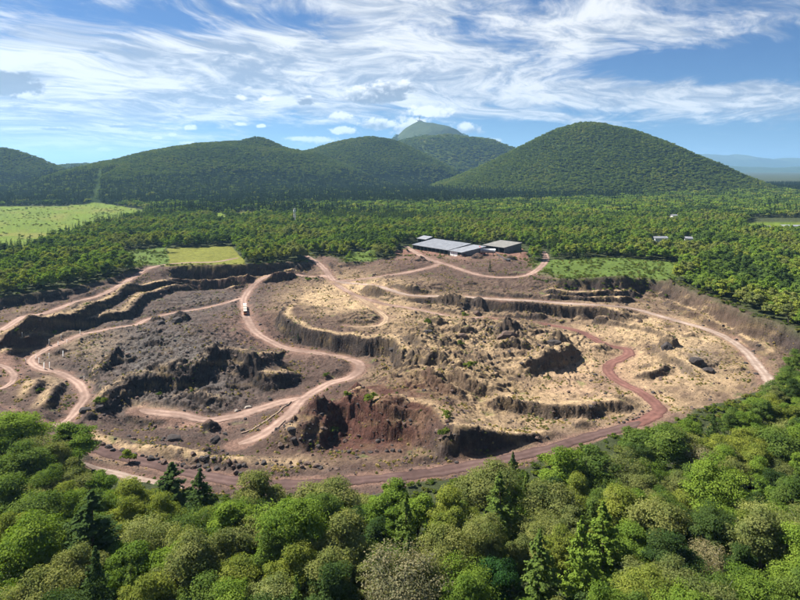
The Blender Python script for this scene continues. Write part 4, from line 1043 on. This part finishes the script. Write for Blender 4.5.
REDP = mat('red_paint', (.45,.05,.035), .45, .15, 2); WHITE = mat('white_paint', (.78,.77,.73), .5, .06, 2); TYRE = mat('rubber', (.03,.03,.03), .9, .1, 3); GLASS = mat('dark_glass', (.03,.04,.05), .15, .05, 1); ORANGE = mat('orange_paint', (.55,.20,.07), .5, .1, 2)
def shed(label, A, Bp, depth, he, hb, roof, bays, door=None, openfront=True, zb=None):
    """A, Bp: front corners on the ground; the roof falls to the front"""
    A = np.array(A, float); Bp = np.array(Bp, float); L = float(np.hypot(*(Bp-A))); rz = math.atan2(Bp[1]-A[1], Bp[0]-A[0])
    zb = gz(*((A+Bp)/2)) if zb is None else zb
    o = empty('shed', (A[0], A[1], zb-.2), rz); tag(o, label, 'shed'); D = depth
    w = MB(); w.box(0, L, D-.25, D, 0, hb-.15); w.hexa([(0,0.3,0),(.25,.3,0),(.25,D-.25,0),(0,D-.25,0),(0,.3,he-.1),(.25,.3,he-.1),(.25,D-.25,hb-.15),(0,D-.25,hb-.15)])
    w.hexa([(L-.25,.3,0),(L,.3,0),(L,D-.25,0),(L-.25,D-.25,0),(L-.25,.3,he-.1),(L,.3,he-.1),(L,D-.25,hb-.15),(L-.25,D-.25,hb-.15)]); w.build('wall', WALLG, o)
    MB().box(.3, L-.3, D*.35, D*.35+.2, 0, he-.4).build('back_panel', DARK, o)  # near-black sheet standing in for the shade inside the open shed
    r = MB(); t = .22; r.hexa([(-.8,-1,he-.1),(L+.8,-1,he-.1),(L+.8,D+.8,hb+.05),(-.8,D+.8,hb+.05),(-.8,-1,he-.1+t),(L+.8,-1,he-.1+t),(L+.8,D+.8,hb+.05+t),(-.8,D+.8,hb+.05+t)]); ro = r.build('roof', roof, o)
    MB().box(-.8, L+.8, -1.18, -1.002, he-.35, he+.1).build('gutter', STEEL, ro)
    for i in range(bays+1):
        x = i*(L-.5)/bays; MB().box(x+.01, x+.34, 0, .28, 0, he-.15).build('post', STEEL, o)
    for i in range(bays):
        if door and i in door:
            x0 = i*(L-.5)/bays+.45; x1 = (i+1)*(L-.5)/bays-.05; dd = MB().box(x0, x1, .05, .2, 0, he-.6).build('door', WALLW, o)
            MB().box(x0+.3, x0+.5, -.02, .047, 1.0, 1.25).build('handle', DARK, dd)
    return o
shed('long open fronted quarry shed with wide grey sheet roof, left of the smaller sheds', (15,707), (53,659), 34, 5.2, 9.5, ROOF, 9)
shed('short quarry shed with pale roof and white doors joined to the long shed', (54.5,657), (66,642), 36, 5.6, 9.0, ROOF2, 3, (0, 1))
shed('rear quarry hall with weathered grey roof beside the dark conifers', (97,697), (117,673), 30, 6.5, 9.5, ROOFD, 4, None)
shed('small grey roofed lean-to showing behind the long shed', (22,752), (32,740), 10, 7, 9.5, ROOF2, 2)
# horizontal tank on cradles
def tank(px, py):
    x, y, z = *at(px, py, 0), 0; z = gz(x, y); o = empty('storage_tank', (x, y, z), -.12); tag(o, 'long grey cylindrical tank lying on supports between the sheds', 'tank')
    MB().tube([(-8,0,5.6),(8,0,5.6)], 2.4, 20).build('tank_body', ROOF2, o, True)
    for s in (-5.5, 0, 5.5):
        MB().box(s-.3, s+.3, -1.9, 1.9, -.3, 3.6).build('support', STEEL, o)
    MB().tube([(-3,0,7.8),(-3,0,9.2)], .3, 8).build('vent', STEEL, o); return o
tank(488, 255.5)
def excavator(x, y, rz, s=1.0):
    z = gz(x, y); o = empty('excavator', (x, y, z), rz, (s, s, s)); tag(o, 'red tracked excavator with raised boom parked beside the short shed', 'excavator')
    for sy in (-1.15, 1.15):
        t = MB(); pr = [(-2,0),(-1.6,-.0),(1.6,0),(2.1,.35),(2.1,.65),(1.6,.95),(-1.6,.95),(-2.1,.6),(-2.1,.3)]
        v = [(a, sy-.3, b) for a, b in pr]+[(a, sy+.3, b) for a, b in pr]; n = len(pr)
        t.add(v, [tuple(range(n)), tuple(reversed(range(n, 2*n)))]+[(i, i+n, (i+1) % n+n, (i+1) % n) for i in range(n)]); t.build('track', TYRE, o)
    MB().box(-2.2, 1.6, -1.3, 1.3, 1.1, 2.5).build('body', REDP, o)
    c = MB().box(.2, 1.7, .15, 1.32, 2.503, 3.6).build('cab', REDP, o); MB().box(.4, 1.72, .3, 1.34, 2.7, 3.4).build('window', GLASS, c)
    MB().tube([(1.4,-.3,2),(3.2,-.3,5.6),(5.6,-.3,6.4)], [.35,.32,.22], 6).build('boom', REDP, o)
    MB().tube([(5.5,-.3,6.5),(7.3,-.3,3.6)], [.28,.18], 6).build('stick', REDP, o)
    MB().hexa([(7,-.9,2.4),(7.9,-.9,2.2),(7.9,.3,2.2),(7,.3,2.4),(6.9,-.9,3.6),(7.7,-.9,3.6),(7.7,.3,3.6),(6.9,.3,3.6)]).build('bucket', STEEL, o)
excavator(90, 656, 1.9, 1.4)
def conveyor(px, py, rz, lab):
    x, y, z = solve(px, py, 0); o = empty('conveyor', (x, y, z), rz); tag(o, lab, 'conveyor')
    MB().hexa([(0,-.6,.8),(14,-.6,7),(14,.6,7),(0,.6,.8),(0,-.6,1.2),(14,-.6,7.4),(14,.6,7.4),(0,.6,1.2)]).build('belt', STEEL, o)
    for xx in (4.5, 10.5):
        for sy in (-.75, .75): MB().tube([(xx, sy, -.2), (xx, sy*.8, xx*.443+.8)], .14, 5).build('leg', STEEL, o)
    MB().hexa([(-1.6,-1.2,.6),(1.2,-1.2,.6),(1.2,1.2,.6),(-1.6,1.2,.6),(-2.4,-2,3),(1.9,-2,3),(1.9,2,3),(-2.4,2,3)]).build('hopper', STEEL, o)
conveyor(508, 262, 2.4, 'rusty grey belt conveyor on legs right of the quarry yard')
# small white buildings seen over the wood on the right
def house(label, x, y, w, d, h, rz, wallm, roofm, flat=False, wins=3):
    z = gz(x, y); o = empty('building', (x, y, z-.2), rz); tag(o, label, 'building')
    MB().box(-w/2, w/2, -d/2, d/2, 0, h).build('wall', wallm, o)
    if flat: MB().box(-w/2-.4, w/2+.4, -d/2-.4, d/2+.4, h+.003, h+.5).build('roof', roofm, o)
    else:
        r = MB(); e = .6; rr = h+min(w, d)*.22
        r.add([(-w/2-e,-d/2-e,h-.1),(w/2+e,-d/2-e,h-.1),(w/2+e,d/2+e,h-.1),(-w/2-e,d/2+e,h-.1),(-w/2-e,0,rr),(w/2+e,0,rr)], [(0,1,5,4),(2,3,4,5),(0,4,3),(1,2,5),(0,3,2,1)]); r.build('roof', roofm, o)
    for i in range(wins):
        x0 = -w/2+(i+.5)*w/wins; f = MB().box(x0-.8, x0+.8, -d/2-.06, -d/2+.02, 1.4, 2.8).build('window', WHITE, o); MB().box(x0-.65, x0+.65, -d/2-.09, -d/2-.063, 1.55, 2.65).build('pane', GLASS, f)
p = at(796, 231.5); house('large white walled hall at the right edge beyond the wood', p[0]+6, p[1]+8, 34, 22, 8, -.1, WALLW, ROOF2, True, 5)
p = at(767, 231); house('long low building with dark roof left of the white hall', p[0], p[1]+10, 20, 12, 5, .1, mat('grey_render', (.3,.29,.27)), WALLG, False, 4)
p = at(674, 218.5); house('small lone white roofed house far in the right wood', p[0], p[1], 11, 9, 6, .2, WALLW, ROOF2)
p = at(660, 243); house('low white roofed building, left of a pair in the right wood', p[0], p[1], 17, 9, 6, .05, WALLW, ROOF2)
p = at(688, 243); house('short white roofed building, right of a pair in the right wood', p[0], p[1], 9, 9, 6, -.2, WALLW, ROOF2, False, 2)

# ------------------------------------------------------------------ masts
def lattice(name, label, x, y, z, h, wb, wt, m, levels, extra=None):
    o = empty(name, (x, y, z), .3); tag(o, label, 'mast'); b = MB(); r = wb*.05
    P = [[Vector((sx*(wb+(wt-wb)*k/levels)/2, sy*(wb+(wt-wb)*k/levels)/2, h*k/levels)) for sx, sy in ((-1,-1),(1,-1),(1,1),(-1,1))] for k in range(levels+1)]
    for c in range(4): b.tube([P[k][c] for k in range(levels+1)], r, 5)
    for k in range(levels):
        for c in range(4):
            b.tube([P[k][c], P[k+1][(c+1) % 4]], r*.6, 4); b.tube([P[k+1][c], P[k+1][(c+1) % 4]], r*.6, 4)
    b.build('lattice', m, o); return o
x, y = at(294.5, 225); 
o = lattice('radio_mast', 'white lattice mast rising from the wood before the dark spruces', x, y, gz(x, y), 27, 3.4, 2.2, WHITE, 8)
MB().box(-2.2, 2.2, -2.2, 2.2, 26, 26.5).box(-1.9, 1.9, -1.9, 1.9, 20, 20.4).build('platform', STEEL, o)
MB().box(-1.9, 1.9, -1.9, 1.9, 22.2, 24.6).build('antenna_panel', WHITE, o)
MB().tube([(0,0,26.5),(0,0,31)], .15, 6).build('antenna', STEEL, o)
hd = HILLS['dome']; dx, dy = hd['c']; zt = float(one_hill(hd, np.array([dx]), np.array([dy]), 700+9*list(HILLS).index('dome'))[0])
o = lattice('summit_mast', 'tall thin transmitter mast on the summit of the far dome mountain', dx-5, dy, zt-6, 55, 14, 7, STEEL, 5)
MB().tube([(0,0,50),(0,0,88)], [2.6, 1.2], 8).build('antenna', WHITE, o)
MB().box(-32, 26, -9, 9, -2, 8).build('station_building', WALLW, o)

# ------------------------------------------------------------------ road train
CREAM = mat('cream_canvas', (.42,.36,.30), .8, .15, 1)
def road_train():
    a = solve(245.2, 315.5, -18); b = solve(244.2, 300, -18); d = np.array(b[:2])-np.array(a[:2]); L = float(np.hypot(*d)); rz = math.atan2(d[1], d[0])
    o = empty('road_train', (a[0], a[1], a[2]+.12), rz); tag(o, 'visitor road train with white roofed carriages on the serpentine road', 'road train')
    slope = (b[2]-a[2])/L
    def wheels(par, xs, r=.5):
        for x in xs:
            for sy in (-1.05, 1.05):
                MB().tube([(x, sy-.16, r), (x, sy+.16, r)], r, 12).build('wheel', TYRE, par)
    n = 3; cl = 6.4; gap = 1.1; x = 0.0
    for i in range(n):
        base = MB().box(x, x+cl, -1.25, 1.25, .75, 1.75); c = base.build('carriage', ORANGE, o); c.location.z = slope*(x+cl/2)
        MB().box(x-.15, x+cl+.15, -1.3, 1.3, 3.0, 3.2).build('roof', CREAM, c)
        ps = MB()
        for k in range(5):
            for sy in (-1.2, 1.2): ps.box(x+.05+k*(cl-.2)/4, x+.15+k*(cl-.2)/4, sy-.05, sy+.05, 1.753, 2.997)
        ps.build('roof_posts', STEEL, c); st = MB()
        for k in range(4): st.box(x+.7+k*1.5, x+1.0+k*1.5, -1.1, 1.1, 1.3, 2.3)
        st.build('seats', TYRE, c); wheels(c, (x+1.1, x+cl-1.1)); x += cl
        if i < n-1: MB().tube([(x, 0, .8), (x+gap, 0, .8)], .1, 6).build('coupling', STEEL, o).location.z = slope*x
        x += gap
    MB().tube([(x-gap, 0, .8), (x, 0, .8)], .1, 6).build('coupling', STEEL, o).location.z = slope*x
    t = MB().box(x, x+2.4, -1.2, 1.2, .8, 1.9).build('tractor', ORANGE, o); t.location.z = slope*(x+2)
    MB().box(x+2.403, x+4.6, -.8, .8, .8, 1.8).build('bonnet', ORANGE, t); MB().box(x+.1, x+2.2, -1.1, 1.1, 1.903, 2.9).build('cab', GLASS, t); MB().box(x-.1, x+2.5, -1.3, 1.3, 2.903, 3.1).build('roof', WHITE, t)
    wheels(t, (x+.9, x+3.8), .55)
road_train()

# ------------------------------------------------------------------ white display panels round the left loop
bd = MB(); w_ = 1.0
bd.add([(-w_, -.06, .35), (w_, -.06, .35), (w_, -.06, 2.5), (w_*.5, -.06, 3.0), (-w_*.5, -.06, 3.0), (-w_, -.06, 2.5)]+[(-w_, .06, .35), (w_, .06, .35), (w_, .06, 2.5), (w_*.5, .06, 3.0), (-w_*.5, .06, 3.0), (-w_, .06, 2.5)],
       [(0,1,2,3,4,5), (11,10,9,8,7,6)]+[(i, i+6, (i+1) % 6+6, (i+1) % 6) for i in range(6)])
BOARD = bd.mesh('board', [WHITE]); POST = MB().box(-.06, .06, .063, .18, -.4, 2.4).mesh('post', [STEEL])
for px, py, s, lab in [(80,334.5,1,'white panel highest up, at the bend where the road leaves the loop'),(61,339,1,'white panel above the upper side of the left loop road'),(67,343,.8,'small white panel in the middle of the upper loop road'),
    (49,345,1.15,'tall white panel on the upper left side of the loop road'),(58,345.5,.85,'small white panel just below the upper side of the loop road'),(63,357,1.2,'white panel on the pale ground inside the loop road'),
    (49,359,1.15,'white panel inside the loop beside a dark rock'),(25.5,364,1,'leftmost white panel, outside the bend of the loop road'),(36,359,.75,'small white panel on the outer edge of the loop bend'),(39,363.5,1.1,'white panel on the inner edge of the loop bend'),
    (44,369,1.2,'left of two white panels at the lower loop bend'),(49.5,368.5,1.2,'right of two white panels at the lower loop bend'),(22,345.5,.9,'white panel alone on the left terrace'),(84,380,.7,'lowest white panel, beside the road going down from the loop')]:
    x, y, z = solve(px, py, -18); o = empty('display_panel', (x, y, z-.05), random.uniform(-1.1, -.85), (s, s, s)); tag(o, lab, 'panel', 'white panels round the left loop road')
    for nm, me, xx in (('board', BOARD, 0), ('post', POST, -.5), ('post', POST, .5)):
        q = bpy.data.objects.new(nm, me); COL.objects.link(q); q.parent = o; q.location.x = xx
WALLS = mat('dusty_stone', (.24,.175,.13), .9, .4, 1.5, .7)
def low_wall(pts, label, hgt=.55, wd=.6, m=WALLS):
    L = smooth_line([np.array(solve(a, b, -24)[:2]) for a, b in pts], 8); Z = ground(L[:, 0], L[:, 1])[0]; b = MB()
    for i in range(len(L)-1):
        d = (L[i+1]-L[i]); l_ = np.hypot(*d); nn_ = np.array([-d[1], d[0]])/l_*wd/2; q = [L[i]-nn_, L[i+1]-nn_, L[i+1]+nn_, L[i]+nn_]; zz = [Z[i], Z[i+1], Z[i+1], Z[i]]
        b.hexa([(p_[0], p_[1], z_-.3) for p_, z_ in zip(q, zz)]+[(p_[0], p_[1], z_+hgt) for p_, z_ in zip(q, zz)])
    tag(b.build('stone_wall', m), label, 'wall')
low_wall([(275,431),(280,426),(285,421)], 'short pale stone kerb wall below the lower serpentine road')
low_wall([(241,434),(258,427),(272,417),(283,408),(291,402)], 'long pale bank wall along the upper side of the lower serpentine road')

# ------------------------------------------------------------------ say which tree is which
from collections import defaultdict
grp = defaultdict(list)
for i, t in enumerate(placed):
    zc = t['z']+t['h']*.65; px, py = to_map(np.array([t['x']]), np.array([t['y']]), zc); px = float(px[0]); py = float(py[0]); near = i < n_near
    t['px'] = px; q = t['h']/(15.5 if t['kind'] == 'broadleaf' else 18)
    size = 'short' if q < .84 else 'tall' if q > .98 else 'medium'
    if near:
        row = 'in lowest rows' if py > 565 else 'in near wood' if py > 505 or (px > 620 and py > 460) else 'at pit edge'
        cw = [(60, 'far left'), (125, 'left'), (200, 'inner left'), (270, 'left centre'), (335, 'near centre left'), (400, 'at centre left'), (465, 'at centre right'), (530, 'near centre right'), (600, 'right centre'), (670, 'inner right'), (735, 'right'), (9999, 'far right')]
        if len(t['col'].split()) > 2: cw = [(400, 'left half'), (9999, 'right half')]
    else:
        row = 'beyond pit' if py > 258 else 'far back'
        cw = [(25, 'at far left'), (50, 'behind left cliff'), (75, 'by left cliff'), (100, 'above left road'), (130, 'above left terraces'), (170, 'left of field'), (210, 'behind the field'), (250, 'right of field'), (300, 'above far cliff'), (350, 'above exit track'), (400, 'left of sheds'), (470, 'behind long shed'), (530, 'right of sheds'),
              (580, 'above green bank'), (640, 'behind green bank'), (680, 'above right benches'), (720, 'above right cliff'), (760, 'beyond right cliff'), (9999, 'at far right')]
    c = [w for lim, w in cw if px < lim][0]; grp[(near, t['kind'], t['col'], size, row, c)].append(t)
for (near, kind, col, size, row, c), L in grp.items():
    L.sort(key=lambda t: t['px']); n = len(L)
    for k, t in enumerate(L):
        kn = 'broadleaf tree' if kind == 'broadleaf' else 'conifer'; where = row+', '+c
        if n == 1: lab = 'only %s %s %s %s' % (size, col, kn, where)
        elif n == 2: lab = '%s of two %s %s %ss %s' % (('left', 'right')[k], size, col, kn, where)
        else:
            o_ = 'leftmost' if k == 0 else 'rightmost' if k == n-1 else 'middle' if n == 3 else number(k+1, True)+' from left'
            lab = '%s of %s %s %s %s %s' % (o_, number(n), size, col, kn+'s', where)
        g_n = ('broadleaf trees' if kind == 'broadleaf' else 'conifers')+(' of the near wood' if near else ' beyond the pit')
        tag(t['o'], lab, 'tree' if kind == 'broadleaf' else 'conifer', g_n)

# ------------------------------------------------------------------ air
def make_haze():
    b = MB().box(-36000, 36000, -300, 60000, -40, 1400)
    m = bpy.data.materials.new('air'); m.use_nodes = True; nt = m.node_tree; nt.nodes.clear()
    v = nt.nodes.new('ShaderNodeVolumePrincipled'); v.inputs['Color'].default_value = (.36, .66, 1, 1); v.inputs['Density'].default_value = 4.4e-5; v.inputs['Anisotropy'].default_value = .2
    o = nt.nodes.new('ShaderNodeOutputMaterial'); nt.links.new(v.outputs[0], o.inputs['Volume'])
    tag(b.build('haze', m), kind='stuff')
make_haze()
